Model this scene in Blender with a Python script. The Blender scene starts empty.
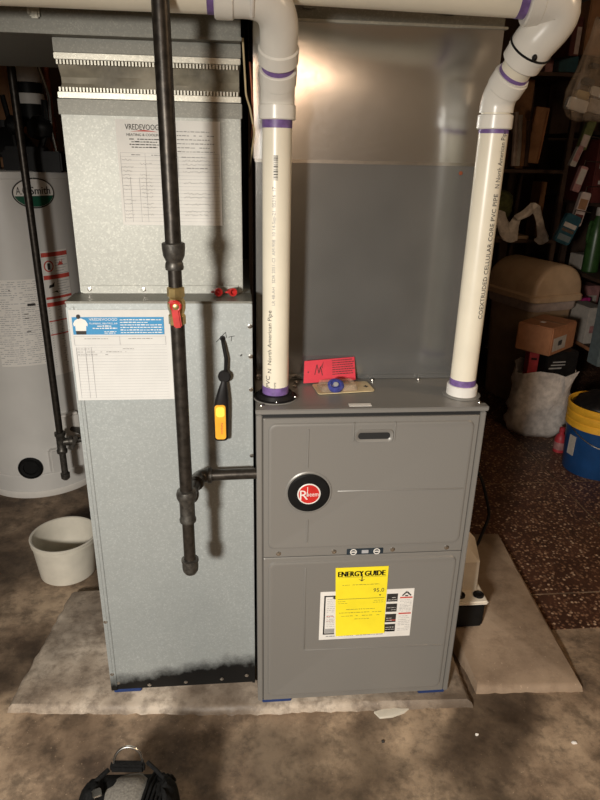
import bpy, bmesh, math, random
from mathutils import Vector, Matrix
random.seed(7)
C = bpy.context.scene.collection
S = bpy.context.scene

# ------------------------------------------------------------------ camera
CAM = Vector((-0.0305, -1.2877, 1.459))
PITCH, YAW, ROLL, FPX = 0.37675, 0.09903, 0.02203, 622.25
fw = Vector((math.sin(YAW)*math.cos(PITCH), math.cos(YAW)*math.cos(PITCH), -math.sin(PITCH)))
r0 = Vector((math.cos(YAW), -math.sin(YAW), 0)); u0 = r0.cross(fw)
RT = math.cos(ROLL)*r0 + math.sin(ROLL)*u0
UP = -math.sin(ROLL)*r0 + math.cos(ROLL)*u0
cd = bpy.data.cameras.new('camera'); cam = bpy.data.objects.new('camera', cd); C.objects.link(cam)
m = Matrix((RT, UP, -fw)).transposed().to_4x4(); m.translation = CAM
cam.matrix_world = m
cd.sensor_fit = 'VERTICAL'; cd.sensor_height = 24.0; cd.lens = 24.0*FPX/800.0; cd.clip_start = 0.02
S.camera = cam
# ------------------------------------------------------------------ light
w = bpy.data.worlds.new('world'); S.world = w; w.use_nodes = True
w.node_tree.nodes['Background'].inputs[0].default_value = (1.0, 0.9, 0.78, 1)
w.node_tree.nodes['Background'].inputs[1].default_value = 0.05
def area(name, loc, target, size, energy, col, shape='DISK'):
    l = bpy.data.lights.new(name, 'AREA'); l.shape = shape; l.size = size; l.energy = energy; l.color = col
    o = bpy.data.objects.new(name, l); C.objects.link(o); o.location = loc
    o.rotation_euler = (Vector(target)-Vector(loc)).to_track_quat('-Z', 'Y').to_euler()
    return o
l = bpy.data.lights.new('work_light', 'SPOT'); l.energy = 290; l.color = (1.0, 0.95, 0.87); l.shadow_soft_size = 0.12
l.spot_size = math.radians(98); l.spot_blend = 1.0
wl = bpy.data.objects.new('work_light', l); C.objects.link(wl); wl.location = (-0.78, -2.12, 1.50)
wl.rotation_euler = (Vector((0.12, -0.10, 0.04))-wl.location).to_track_quat('-Z', 'Y').to_euler()
def bulb(name, loc, energy, col, rad):
    l = bpy.data.lights.new(name, 'POINT'); l.energy = energy; l.color = col; l.shadow_soft_size = rad
    o = bpy.data.objects.new(name, l); C.objects.link(o); o.location = loc
bulb('ceiling_bulb', (2.1, -0.75, 2.2), 24, (1.0, 0.72, 0.46), 0.08)
bulb('plenum_glow_bulb', (0.10, -2.75, 1.95), 9, (1.0, 0.66, 0.42), 0.22)  # small unseen bulb added behind the camera for the plenum's warm reflected glow
vs = S.view_settings
vs.view_transform = 'Standard'; vs.look = 'None'; vs.gamma = 1.0; vs.use_curve_mapping = False
vs.exposure = 0.12

# ------------------------------------------------------------------ materials
MATS = {}
def _new(name):
    mt = bpy.data.materials.new(name); mt.use_nodes = True
    nt = mt.node_tree; b = nt.nodes['Principled BSDF']
    MATS[name] = mt
    return mt, nt, b
def ramp(nt, fac, stops):
    r = nt.nodes.new('ShaderNodeValToRGB'); e = r.color_ramp.elements
    while len(e) < len(stops): e.new(0.5)
    for i, (p, c) in enumerate(stops):
        e[i].position = p; e[i].color = (c[0], c[1], c[2], 1) if hasattr(c, '__len__') else (c, c, c, 1)
    nt.links.new(fac, r.inputs[0]); return r.outputs[0]
def noise(nt, scale, detail=4, rough=0.55, coord='Object', stretch=None):
    tc = nt.nodes.new('ShaderNodeTexCoord'); n = nt.nodes.new('ShaderNodeTexNoise')
    n.inputs['Scale'].default_value = scale; n.inputs['Detail'].default_value = detail; n.inputs['Roughness'].default_value = rough
    src = tc.outputs[coord]
    if stretch:
        mp = nt.nodes.new('ShaderNodeMapping'); mp.inputs['Scale'].default_value = stretch
        nt.links.new(src, mp.inputs[0]); src = mp.outputs[0]
    nt.links.new(src, n.inputs['Vector']); return n.outputs['Fac']
def voro(nt, scale, out='Color', coord='Object'):
    tc = nt.nodes.new('ShaderNodeTexCoord'); n = nt.nodes.new('ShaderNodeTexVoronoi')
    n.inputs['Scale'].default_value = scale
    nt.links.new(tc.outputs[coord], n.inputs['Vector']); return n.outputs[out]
def mix(nt, fac, a, b, mode='MIX'):
    x = nt.nodes.new('ShaderNodeMix'); x.data_type = 'RGBA'; x.blend_type = mode
    for sock, v in ((x.inputs[0], fac), (x.inputs[6], a), (x.inputs[7], b)):
        if hasattr(v, 'is_linked'): nt.links.new(v, sock)
        elif hasattr(v, '__len__'): sock.default_value = (v[0], v[1], v[2], 1)
        else: sock.default_value = v
    return x.outputs[2]
def bump(nt, b, h, strength=0.2, dist=0.002):
    bp = nt.nodes.new('ShaderNodeBump'); bp.inputs['Strength'].default_value = strength; bp.inputs['Distance'].default_value = dist
    nt.links.new(h, bp.inputs['Height']); nt.links.new(bp.outputs[0], b.inputs['Normal'])
def mat(name, col, rough=0.5, metal=0.0, var=0.12, scale=30, bmp=0.05, dark=None, spec=0.5, trans=0.0, emit=None, alpha=1.0):
    """plain material: a base colour broken up by noise, with fine relief"""
    mt, nt, b = _new(name)
    n = noise(nt, scale)
    lo = dark if dark else tuple(c*(1-var) for c in col); hi = tuple(min(1, c*(1+var*0.6)) for c in col)
    nt.links.new(ramp(nt, n, [(0.3, lo), (0.65, hi)]), b.inputs['Base Color'])
    b.inputs['Roughness'].default_value = rough; b.inputs['Metallic'].default_value = metal
    b.inputs['Specular IOR Level'].default_value = spec
    b.inputs['Transmission Weight'].default_value = trans; b.inputs['Alpha'].default_value = alpha
    if bmp: bump(nt, b, n, bmp, 0.002)
    if emit: b.inputs['Emission Color'].default_value = (*col, 1); b.inputs['Emission Strength'].default_value = emit
    return mt
def galv(name, lo, hi, rough=0.5, metal=0.45, soot=False, sc=360):
    mt, nt, b = _new(name)
    v = voro(nt, sc, 'Color'); v2 = voro(nt, sc*0.37, 'Color'); n = noise(nt, 6, 5)
    g = nt.nodes.new('ShaderNodeSeparateColor'); nt.links.new(v, g.inputs[0])
    g2 = nt.nodes.new('ShaderNodeSeparateColor'); nt.links.new(v2, g2.inputs[0])
    f1 = ramp(nt, g.outputs[0], [(0.0, 0.25), (0.78, 0.45), (0.93, 1.0)])
    f2 = ramp(nt, g2.outputs[1], [(0.0, 0.3), (1.0, 0.7)])
    f = mix(nt, 0.35, f1, f2)
    c = mix(nt, f, lo, hi)
    c = mix(nt, ramp(nt, n, [(0.35, 0.0), (0.7, 0.28)]), c, tuple(0.72*(a+d)/2 for a, d in zip(lo, hi)))
    # pale rubbed scuffs
    s = noise(nt, 26, 3, 0.6, stretch=(1.0, 1.0, 0.6))
    c = mix(nt, ramp(nt, s, [(0.70, 0.0), (0.76, 0.55)]), c, tuple(min(1, h*1.35) for h in hi))
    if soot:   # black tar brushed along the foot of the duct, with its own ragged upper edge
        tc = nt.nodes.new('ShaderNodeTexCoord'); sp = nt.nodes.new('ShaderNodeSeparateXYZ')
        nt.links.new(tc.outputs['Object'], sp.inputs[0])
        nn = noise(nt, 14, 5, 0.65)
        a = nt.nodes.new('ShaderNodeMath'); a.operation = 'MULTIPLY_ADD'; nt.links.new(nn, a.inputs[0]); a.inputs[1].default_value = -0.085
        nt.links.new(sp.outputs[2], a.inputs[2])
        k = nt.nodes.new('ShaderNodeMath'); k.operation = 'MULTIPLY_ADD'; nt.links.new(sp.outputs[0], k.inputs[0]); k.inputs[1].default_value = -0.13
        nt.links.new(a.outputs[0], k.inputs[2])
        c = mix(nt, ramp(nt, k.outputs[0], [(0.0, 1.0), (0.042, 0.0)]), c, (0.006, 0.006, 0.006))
    nt.links.new(c, b.inputs['Base Color'])
    b.inputs['Roughness'].default_value = rough; b.inputs['Metallic'].default_value = metal
    bump(nt, b, g.outputs[0], 0.06, 0.001)
    return mt
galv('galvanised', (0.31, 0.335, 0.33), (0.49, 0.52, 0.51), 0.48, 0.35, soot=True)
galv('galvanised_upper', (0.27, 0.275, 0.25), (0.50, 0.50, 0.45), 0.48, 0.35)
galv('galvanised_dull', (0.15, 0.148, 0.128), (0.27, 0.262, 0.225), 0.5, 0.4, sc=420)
galv('galvanised_bright', (0.34, 0.33, 0.28), (0.62, 0.59, 0.50), 0.4, 0.5)
def brushed():
    mt, nt, b = _new('bright_sheet')
    n = noise(nt, 3.2, 3, 0.5); n2 = noise(nt, 160, 2, 0.6)
    nt.links.new(ramp(nt, n, [(0.3, (0.78, 0.80, 0.81)), (0.7, (0.92, 0.93, 0.93))]), b.inputs['Base Color'])
    nt.links.new(ramp(nt, n2, [(0.3, 0.17), (0.75, 0.22)]), b.inputs['Roughness'])
    b.inputs['Metallic'].default_value = 1.0
    bump(nt, b, n, 0.15, 0.01)
brushed()
mat('furnace_grey', (0.225, 0.215, 0.198), 0.38, 0.2, 0.05, 500, 0.03)
mat('furnace_shadow', (0.01, 0.01, 0.01), 0.7, 0, 0.1)
mat('coil_grey', (0.31, 0.312, 0.305), 0.21, 0.75, 0.10, 7, 0.03)
mat('pvc', (0.80, 0.74, 0.60), 0.32, 0, 0.05, 12, 0.02)
mat('pvc_fitting', (0.76, 0.73, 0.66), 0.28, 0, 0.05, 14, 0.02)
mat('primer', (0.17, 0.10, 0.28), 0.45, 0, 0.35, 60, 0.02)
mat('ink', (0.025, 0.022, 0.02), 0.7, 0, 0.2)
mat('ink_grey', (0.33, 0.32, 0.31), 0.8, 0, 0.2)
mat('ink_pale', (0.36, 0.36, 0.37), 0.8, 0, 0.15)
mat('ink_red', (0.55, 0.07, 0.05), 0.7, 0, 0.2)
mat('ink_orange', (0.75, 0.25, 0.04), 0.7, 0, 0.2)
mat('iron', (0.045, 0.038, 0.031), 0.38, 0.6, 0.5, 70, 0.15)
mat('iron_fitting', (0.085, 0.078, 0.068), 0.42, 0.6, 0.5, 90, 0.25)
mat('brass', (0.52, 0.38, 0.16), 0.35, 0.8, 0.3, 60, 0.1)
mat('red_enamel', (0.50, 0.028, 0.025), 0.35, 0, 0.2, 40, 0.03)
mat('paper', (0.66, 0.655, 0.63), 0.8, 0, 0.04, 20, 0.03)
mat('paper_aged', (0.80, 0.785, 0.74), 0.8, 0, 0.06, 14, 0.03)
mat('header_blue', (0.05, 0.27, 0.52), 0.7, 0, 0.1)
mat('label_yellow', (0.90, 0.74, 0.02), 0.6, 0, 0.04)
mat('label_white', (0.78, 0.75, 0.70), 0.5, 0, 0.05)
mat('black_plastic', (0.007, 0.007, 0.007), 0.5, 0, 0.3, spec=0.18)
mat('rubber', (0.009, 0.008, 0.008), 0.5, 0, 0.3, 60, 0.05, spec=0.2)
mat('steel', (0.62, 0.60, 0.56), 0.25, 1.0, 0.15, 50, 0.03)
mat('plate_navy', (0.03, 0.045, 0.06), 0.4, 0.3, 0.2)
mat('badge_red', (0.62, 0.03, 0.025), 0.25, 0.2, 0.25)
mat('white_enamel', (0.74, 0.71, 0.66), 0.35, 0, 0.05)
mat('foam_blue', (0.012, 0.035, 0.14), 0.7, 0, 0.2, 200, 0.1)
mat('tester_amber', (0.90, 0.42, 0.03), 0.4, 0, 0.12)
mat('tester_yellow', (0.92, 0.80, 0.10), 0.4, 0, 0.1)
mat('card_red', (0.62, 0.035, 0.06), 0.6, 0, 0.1)
mat('blister_card', (0.55, 0.44, 0.25), 0.55, 0, 0.2, 25)
mat('blue_plastic', (0.05, 0.06, 0.26), 0.35, 0, 0.4, 120, 0.1)
mat('tank_grey', (0.62, 0.605, 0.575), 0.35, 0, 0.05, 7, 0.02)
mat('badge_green', (0.01, 0.09, 0.05), 0.4, 0, 0.1)
mat('copper', (0.33, 0.10, 0.05), 0.4, 0.6, 0.4, 40)
mat('canvas', (0.29, 0.265, 0.205), 0.7, 0, 0.45, 16, 0.5)
mat('bucket_cream', (0.62, 0.58, 0.49), 0.5, 0, 0.14, 9, 0.05)
mat('fabric_black', (0.008, 0.008, 0.008), 0.85, 0, 0.5, 260, 0.4, spec=0.12)
mat('fabric_grey', (0.20, 0.185, 0.16), 0.8, 0, 0.35, 220, 0.4)
mat('pump_white', (0.80, 0.73, 0.62), 0.4, 0, 0.06)
mat('bin_tan', (0.27, 0.185, 0.115), 0.5, 0, 0.15, 14)
mat('bin_tan_lid', (0.50, 0.345, 0.215), 0.45, 0, 0.12, 14)
mat('bin_liner', (0.42, 0.33, 0.29), 0.4, 0, 0.2, 30)
mat('cardboard', (0.36, 0.155, 0.07), 0.75, 0, 0.15, 30)
mat('cardboard_dark', (0.24, 0.12, 0.055), 0.8, 0, 0.2, 30)
mat('bag_white', (0.66, 0.60, 0.55), 0.35, 0, 0.25, 34, 0.9)
mat('bag_clear', (0.70, 0.56, 0.42), 0.15, 0, 0.3, 20, 0.15, alpha=0.30)
mat('pail_blue', (0.010, 0.060, 0.19), 0.4, 0, 0.2, 10)
mat('pail_yellow', (0.78, 0.40, 0.03), 0.45, 0, 0.12, 20)
mat('dark_green', (0.028, 0.075, 0.018), 0.35, 0, 0.35, 30)
mat('teal', (0.012, 0.06, 0.08), 0.4, 0, 0.3, 30)
mat('pack_pink', (0.32, 0.15, 0.14), 0.5, 0, 0.3, 40)
mat('pack_magenta', (0.36, 0.02, 0.14), 0.5, 0, 0.3, 40)
mat('pack_white', (0.42, 0.37, 0.32), 0.6, 0, 0.15, 40)
mat('pack_red', (0.075, 0.012, 0.010), 0.5, 0, 0.3, 30)
mat('pack_red_bright', (0.40, 0.03, 0.04), 0.5, 0, 0.25, 30)
mat('pack_black', (0.010, 0.009, 0.009), 0.4, 0, 0.4, 50, spec=0.25)
mat('crate_grey', (0.12, 0.15, 0.155), 0.6, 0, 0.2, 40)
mat('shelf_wood', (0.055, 0.028, 0.016), 0.75, 0, 0.35, 14)
mat('wood_board', (0.33, 0.16, 0.07), 0.7, 0, 0.3, 14)
mat('moss_cloth', (0.10, 0.11, 0.035), 0.85, 0, 0.35, 40)
mat('wall_dark', (0.07, 0.042, 0.028), 0.9, 0, 0.4, 5, 0.4)
mat('wall_pale', (0.56, 0.56, 0.55), 0.9, 0, 0.2, 3, 0.2)
mat('ceiling_wood', (0.50, 0.46, 0.40), 0.9, 0, 0.3, 4, 0.2)
mat('chalk', (0.80, 0.76, 0.70), 0.9, 0, 0.1)
mat('clear_tube', (0.45, 0.42, 0.38), 0.2, 0, 0.1, alpha=0.7)
def concrete(name, cols, sc=2.2, grime=(0.05, 0.035, 0.024), wet=True):
    mt, nt, b = _new(name)
    n1 = noise(nt, sc, 8, 0.62); n2 = noise(nt, sc*6, 8, 0.72); n3 = noise(nt, sc*45, 3, 0.6); n4 = noise(nt, sc*0.7, 3)
    c = ramp(nt, n1, [(0.36, cols[0]), (0.50, cols[1]), (0.63, cols[2])])
    c = mix(nt, ramp(nt, n2, [(0.36, 0.6), (0.55, 0.0)]), c, grime)
    c = mix(nt, ramp(nt, n3, [(0.66, 0.0), (0.74, 0.45)]), c, tuple(min(1, x*1.6) for x in cols[2]))
    c = mix(nt, ramp(nt, n4, [(0.5, 0.0), (0.62, 0.62)]), c, grime)
    nt.links.new(c, b.inputs['Base Color'])
    nt.links.new(ramp(nt, n4, [(0.4, 0.75), (0.7, 0.5)]), b.inputs['Roughness'])
    bump(nt, b, n2, 0.35, 0.006)
concrete('floor_concrete', [(0.085, 0.055, 0.035), (0.25, 0.175, 0.115), (0.46, 0.34, 0.23)], 3.4, (0.035, 0.024, 0.016))
concrete('pad_concrete', [(0.22, 0.17, 0.125), (0.40, 0.325, 0.25), (0.60, 0.51, 0.41)], 4.0, (0.085, 0.060, 0.042))
concrete('pad_concrete_smooth', [(0.24, 0.17, 0.115), (0.35, 0.255, 0.175), (0.43, 0.325, 0.235)], 2.0, (0.17, 0.115, 0.075))
def terrazzo():
    mt, nt, b = _new('speckled_tile')
    d = voro(nt, 80, 'Distance'); col = voro(nt, 80, 'Color'); n = noise(nt, 9, 4)
    g = nt.nodes.new('ShaderNodeSeparateColor'); nt.links.new(col, g.inputs[0])
    pick = ramp(nt, g.outputs[0], [(0.18, 0.0), (0.26, 1.0)])
    core = ramp(nt, d, [(0.32, 1.0), (0.50, 0.0)])
    f = mix(nt, 1.0, pick, core, 'MULTIPLY')
    base = ramp(nt, n, [(0.3, (0.040, 0.017, 0.010)), (0.7, (0.085, 0.036, 0.021))])
    fl = ramp(nt, g.outputs[1], [(0.1, (0.13, 0.06, 0.035)), (0.75, (0.30, 0.17, 0.10)), (0.95, (0.52, 0.36, 0.24))])
    nt.links.new(mix(nt, f, base, fl), b.inputs['Base Color'])
    b.inputs['Roughness'].default_value = 0.5
    bump(nt, b, n, 0.1, 0.002)
terrazzo()

# ------------------------------------------------------------------ helpers
def B(): return bmesh.new()
def wloc(o):
    v = Vector((0, 0, 0))
    while o: v += o.location; o = o.parent
    return v
def obj(name, bm, mt, parent=None, smooth=35, at=None):
    """link a bmesh built in world coordinates as ONE mesh object; origin at the parent's or at `at`"""
    base = wloc(parent) if parent else (Vector(at) if at is not None else Vector((0, 0, 0)))
    bmesh.ops.remove_doubles(bm, verts=bm.verts, dist=1e-6)
    bmesh.ops.recalc_face_normals(bm, faces=bm.faces)
    if base.length: bmesh.ops.translate(bm, verts=bm.verts, vec=-base)
    me = bpy.data.meshes.new(name); bm.to_mesh(me); bm.free()
    me.materials.append(MATS[mt])
    if smooth and len(me.polygons):
        me.shade_smooth(); me.set_sharp_from_angle(angle=math.radians(smooth))
    o = bpy.data.objects.new(name, me); C.objects.link(o)
    if parent: o.parent = parent
    else: o.location = base
    return o
PRINT = ('print', 'lettering', 'handwriting', 'lines', 'letterhead', 'strokes')
def flatobj(name, bm, mt, parent):
    base = wloc(parent); bmesh.ops.translate(bm, verts=bm.verts, vec=-base)
    me = bpy.data.meshes.new(name); bm.to_mesh(me); bm.free(); me.materials.append(MATS[mt])
    o = bpy.data.objects.new(name, me); C.objects.link(o); o.parent = parent; return o
def inst(src, loc, parent, name=None):
    """another piece sharing src's mesh data, moved to loc (src mesh is centred on its own origin)"""
    o = bpy.data.objects.new(name or src.name.split('.')[0], src.data); C.objects.link(o)
    o.parent = parent; o.location = Vector(loc)-wloc(parent); return o
def tag(o, label, cat=None, group=None, kind=None):
    o['label'] = label
    if cat: o['category'] = cat
    if group: o['group'] = group
    if kind: o['kind'] = kind
    return o
def thing(name, loc, label, cat, group=None):
    o = bpy.data.objects.new(name, None); C.objects.link(o); o.location = loc; o.empty_display_size = 0.05
    return tag(o, label, cat, group)
def struct(name, bm, mt, **k):
    o = obj(name, bm, mt, **k); o['kind'] = 'structure'; return o
def loft(bm, loops, cap0=True, cap1=True, closed=True):
    vs_ = [[bm.verts.new(p) for p in lp] for lp in loops]
    n = len(loops[0])
    for a, b in zip(vs_[:-1], vs_[1:]):
        for i in range(n if closed else n-1):
            j = (i+1) % n
            try: bm.faces.new((a[i], a[j], b[j], b[i]))
            except ValueError: pass
    if cap0: bm.faces.new(list(reversed(vs_[0])))
    if cap1: bm.faces.new(vs_[-1])
    return bm
def box(bm, x0, x1, y0, y1, z0, z1, bev=0.0, rot=None):
    t = bmesh.new(); bmesh.ops.create_cube(t, size=1.0)
    bmesh.ops.scale(t, verts=t.verts, vec=(abs(x1-x0), abs(y1-y0), abs(z1-z0)))
    if bev: bmesh.ops.bevel(t, geom=t.edges[:], offset=bev, segments=2, affect='EDGES', clamp_overlap=True)
    M = Matrix.Translation(((x0+x1)/2, (y0+y1)/2, (z0+z1)/2))
    if rot: M = M @ rot.to_4x4()
    bmesh.ops.transform(t, matrix=M, verts=t.verts)
    join(bm, t); return bm
def join(bm, t):
    t.verts.index_update(); vm = [bm.verts.new(v.co) for v in t.verts]
    for f in t.faces:
        try: bm.faces.new([vm[v.index] for v in f.verts])
        except ValueError: pass
    t.free()
def frame(d):
    d = Vector(d).normalized(); a = Vector((0, 0, 1)) if abs(d.z) < 0.9 else Vector((1, 0, 0))
    u = d.cross(a).normalized(); return d, u, d.cross(u)
def tube(bm, pts, r, seg=16, cap=True):
    pts = [Vector(p) for p in pts]; n = len(pts)
    rs = r if hasattr(r, '__len__') else [r]*n
    tang = [(pts[min(i+1, n-1)]-pts[max(i-1, 0)]).normalized() for i in range(n)]
    _, u, v = frame(tang[0]); loops = []
    for i in range(n):
        if i:
            q = tang[i-1].rotation_difference(tang[i]); u = q @ u; v = q @ v
        loops.append([pts[i]+rs[i]*(math.cos(a)*u+math.sin(a)*v) for a in [2*math.pi*k/seg for k in range(seg)]])
    return loft(bm, loops, cap, cap)
def fillet(pts, rad, n=8):
    pts = [Vector(p) for p in pts]; out = [pts[0]]
    for i in range(1, len(pts)-1):
        p = pts[i]; a = (pts[i-1]-p); b = (pts[i+1]-p); rr = rad[i-1] if hasattr(rad, '__len__') else rad
        la, lb = a.length, b.length; a.normalize(); b.normalize(); ang = a.angle(b)
        t = min(rr/math.tan(ang/2) if ang > 1e-4 else 0, la*0.98, lb*0.98)
        s, e = p+a*t, p+b*t
        for k in range(n+1):
            x = k/n; out.append((1-x)**2*s+2*x*(1-x)*p+x*x*e)
    out.append(pts[-1]); return out
def lathe(bm, prof, base=(0, 0, 0), axis=(0, 0, 1), seg=28, cap0=True, cap1=True):
    d, u, v = frame(axis); base = Vector(base)
    loops = [[base+d*h+max(r, 1e-5)*(math.cos(a)*u+math.sin(a)*v) for a in [2*math.pi*k/seg for k in range(seg)]] for r, h in prof]
    return loft(bm, loops, cap0, cap1)
def cyl(bm, p0, p1, r, seg=20, bev=0.0):
    p0, p1 = Vector(p0), Vector(p1); L = (p1-p0).length
    pr = [(r, 0), (r, L)] if not bev else [(r-bev, 0), (r, bev), (r, L-bev), (r-bev, L)]
    return lathe(bm, pr, p0, p1-p0, seg)
def ellipsoid(bm, c, rx, ry, rz, seg=20, rings=12, jit=0.0):
    t = bmesh.new(); bmesh.ops.create_uvsphere(t, u_segments=seg, v_segments=rings, radius=1.0)
    for v in t.verts:
        k = 1+random.uniform(-jit, jit); v.co = Vector((c[0]+v.co.x*rx*k, c[1]+v.co.y*ry*k, c[2]+v.co.z*rz*k))
    join(bm, t); return bm
def rrect(x0, x1, z0, z1, r, n=5):
    """rounded rectangle loop in (x, z)"""
    out = []
    for cx, cz, a0 in ((x1-r, z0+r, -90), (x1-r, z1-r, 0), (x0+r, z1-r, 90), (x0+r, z0+r, 180)):
        for k in range(n+1):
            a = math.radians(a0+90*k/n); out.append((cx+r*math.cos(a), cz+r*math.sin(a)))
    return out
def R3(a, ax='Z'): return Matrix.Rotation(math.radians(a), 3, ax)
def atp(u, v, Y):
    """a point at depth Y along the sight line of photograph pixel (u, v); used only to read positions off"""
    d = (u-300)/FPX*RT-(v-400)/FPX*UP+fw; t = (Y-CAM.y)/d.y; return CAM+t*d
_tcache = {}
def text_geo(s, size):
    cu = bpy.data.curves.new('t', 'FONT'); cu.body = s; cu.size = size; cu.align_x = 'LEFT'; cu.resolution_u = 2
    o = bpy.data.objects.new('t', cu); C.objects.link(o)
    dg = bpy.context.evaluated_depsgraph_get(); me = bpy.data.meshes.new_from_object(o.evaluated_get(dg))
    vs_ = [(v.co.x, v.co.y) for v in me.vertices]; fs = [tuple(p.vertices) for p in me.polygons]
    bpy.data.objects.remove(o); bpy.data.curves.remove(cu); bpy.data.meshes.remove(me)
    return vs_, fs
def text(bm, s, org, right, up, size, width=None, align='L', fn=None):
    vs_, fs = text_geo(s, size)
    if not vs_: return
    x0 = min(v[0] for v in vs_); x1 = max(v[0] for v in vs_); k = (width/(x1-x0)) if width else 1.0
    off = 0 if align == 'L' else -(x1-x0)*k/2
    org, right, up = Vector(org), Vector(right), Vector(up); nv = []
    for x, y in vs_:
        xx = (x-x0)*k+off
        nv.append(bm.verts.new(fn(xx, y) if fn else org+right*xx+up*y))
    for f in fs:
        try: bm.faces.new([nv[i] for i in f])
        except ValueError: pass
def quad(bm, x0, x1, z0, z1, y):
    v = [bm.verts.new(p) for p in ((x0, y, z0), (x1, y, z0), (x1, y, z1), (x0, y, z1))]; bm.faces.new(v)
def dashes(bm, x0, x1, z, y, h=0.0014, fill=0.75, seed=1):
    """a line of tiny illegible print"""
    rr = random.Random(seed); x = x0
    while x < x1:
        wd = rr.uniform(0.003, 0.010); e = min(x+wd, x1)
        if rr.random() < fill: quad(bm, x, e, z, z+h*rr.uniform(0.7, 1.1), y)
        x = e+0.0016
def screw_src(parent, loc, r=0.005, mt='steel', axis=(0, -1, 0), name='screw'):
    bm = B(); lathe(bm, [(r*1.5, 0), (r*1.5, r*0.25), (r, r*0.35), (r*0.85, r*0.8), (0.0, r*0.85)], (0, 0, 0), axis, 10)
    o = obj(name, bm, mt, None); o.parent = parent; o.location = Vector(loc)-wloc(parent); return o

# ================================================================== THE SETTING
X0, X1, Y0, Y1, ZC = -2.3, 3.0, -3.2, 3.5, 2.42
bm = B()
def floor_z(x, y):
    t = min(1.0, max(0.0, (0.22-y)/0.17)); return 0.022*t*t*(3-2*t)
gx_ = [X0+(X1-X0)*i/40 for i in range(41)]
gy_ = [Y0+(-0.6-Y0)*i/12 for i in range(12)]+[-0.6+0.95*i/38 for i in range(38)]+[0.35+(Y1-0.35)*i/12 for i in range(13)]
rows = [[bm.verts.new((x, y, floor_z(x, y)+(random.uniform(-0.0015, 0.0015) if -0.6 < y < 0.1 else 0))) for x in gx_] for y in gy_]
for a, b in zip(rows[:-1], rows[1:]):
    for i in range(40): bm.faces.new((a[i], a[i+1], b[i+1], b[i]))
edge = rows[0][:]+[r[-1] for r in rows[1:]]+rows[-1][-2::-1]+[r[0] for r in rows[-2:0:-1]]
low = [bm.verts.new((v.co.x, v.co.y, -0.12)) for v in edge]
for i in range(len(edge)): bm.faces.new((edge[i], low[i], low[(i+1) % len(edge)], edge[(i+1) % len(edge)]))
bm.faces.new(low)
fl = struct('floor', bm, 'floor_concrete', smooth=60)
tx = [0.45, 0.69, 1.49, 2.29, 2.99]; ty = [0.27, 0.45, 1.25, 2.05, 2.85, 3.48]
for i in range(len(tx)-1):
    for j in range(len(ty)-1):
        bm = B(); g = 0.004
        box(bm, tx[i]+g, tx[i+1]-g, ty[j]+g, ty[j+1]-g, -0.01, 0.0025, 0.001)
        obj('floor_tile', bm, 'speckled_tile', fl)
struct('wall_back', box(B(), X0-.1, X1+.1, Y1, Y1+.1, 0, ZC), 'wall_dark')
struct('wall_front', box(B(), X0-.1, X1+.1, Y0-.1, Y0, 0, ZC), 'wall_pale')
struct('wall_left', box(B(), X0-.1, X0, Y0, Y1, 0, ZC), 'wall_dark')
struct('wall_right', box(B(), X1, X1+.1, Y0, Y1, 0, ZC), 'wall_dark')
ceil = struct('ceiling', box(B(), X0-.1, X1+.1, Y0-.1, Y1+.1, ZC, ZC+.1), 'ceiling_wood')

# ---- the concrete pads under the furnace
def slab(name, poly, z0, z1, mt, label, rough=0.0, cuts=9, seed=3):
    rr = random.Random(seed); bm = B(); pts = []
    for i in range(len(poly)):
        a, b = Vector(poly[i]), Vector(poly[(i+1) % len(poly)])
        k = max(1, int((b-a).length/0.018))
        for j in range(k): pts.append(a+(b-a)*j/k)
    lo, mi, hi, hi2 = [], [], [], []
    c = sum((Vector(p) for p in poly), Vector((0, 0)))/len(poly)
    for p in pts:
        n = (p-c).normalized()
        e = rr.uniform(-rough, rough); e2 = rr.uniform(-rough, rough*1.6)
        lo.append((*(p+n*(0.012+e2)), z0)); mi.append((*(p+n*(0.004+e)), z0+(z1-z0)*0.62+e*0.4))
        hi.append((*(p+n*e*0.7), z1-0.007)); hi2.append((*(p-n*0.012), z1))
    loft(bm, [lo, mi, hi, hi2])
    o = obj(name, bm, mt, None, at=(poly[0][0], poly[0][1], 0), smooth=40)
    return tag(o, label, 'concrete pad')
slab('concrete_pad', [(-0.680, 0.046), (0.0, -0.006), (0.596, -0.028), (0.596, 0.80), (-0.30, 0.80), (-0.30, 0.53), (-0.625, 0.52)], 0.0, 0.045, 'pad_concrete',
     'rough-edged dirty concrete pad under the furnace and the galvanised duct', 0.0045)
slab('concrete_pad', [(0.630, 0.020), (0.940, 0.004), (0.998, 0.785), (0.630, 0.79)], 0.0, 0.043, 'pad_concrete_smooth',
     'smooth tan concrete pad at right, carrying the small condensate pump', 0.002, seed=5)
# loose chips on the floor and a white paint splash on the pad edge
for (u, v, s, lab) in ((574, 743, 0.008, 'white chip lying on the dark floor at the lower right'), (477, 735, 0.005, 'tiny pale chip on the floor below the furnace corner'), (383, 742, 0.005, 'dark speck of grit on the floor below the furnace')):
    d = (u-300)/FPX*RT-(v-400)/FPX*UP+fw; t = (0.022-CAM.z)/d.z; p = CAM+t*d
    bm = B(); ellipsoid(bm, (p.x, p.y, 0.024), s, s*0.7, 0.004, 8, 5, 0.2)
    tag(obj('floor_chip', bm, 'chalk' if s > .004 and 'grit' not in lab else 'ink', None, at=p), lab, 'debris')

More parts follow.
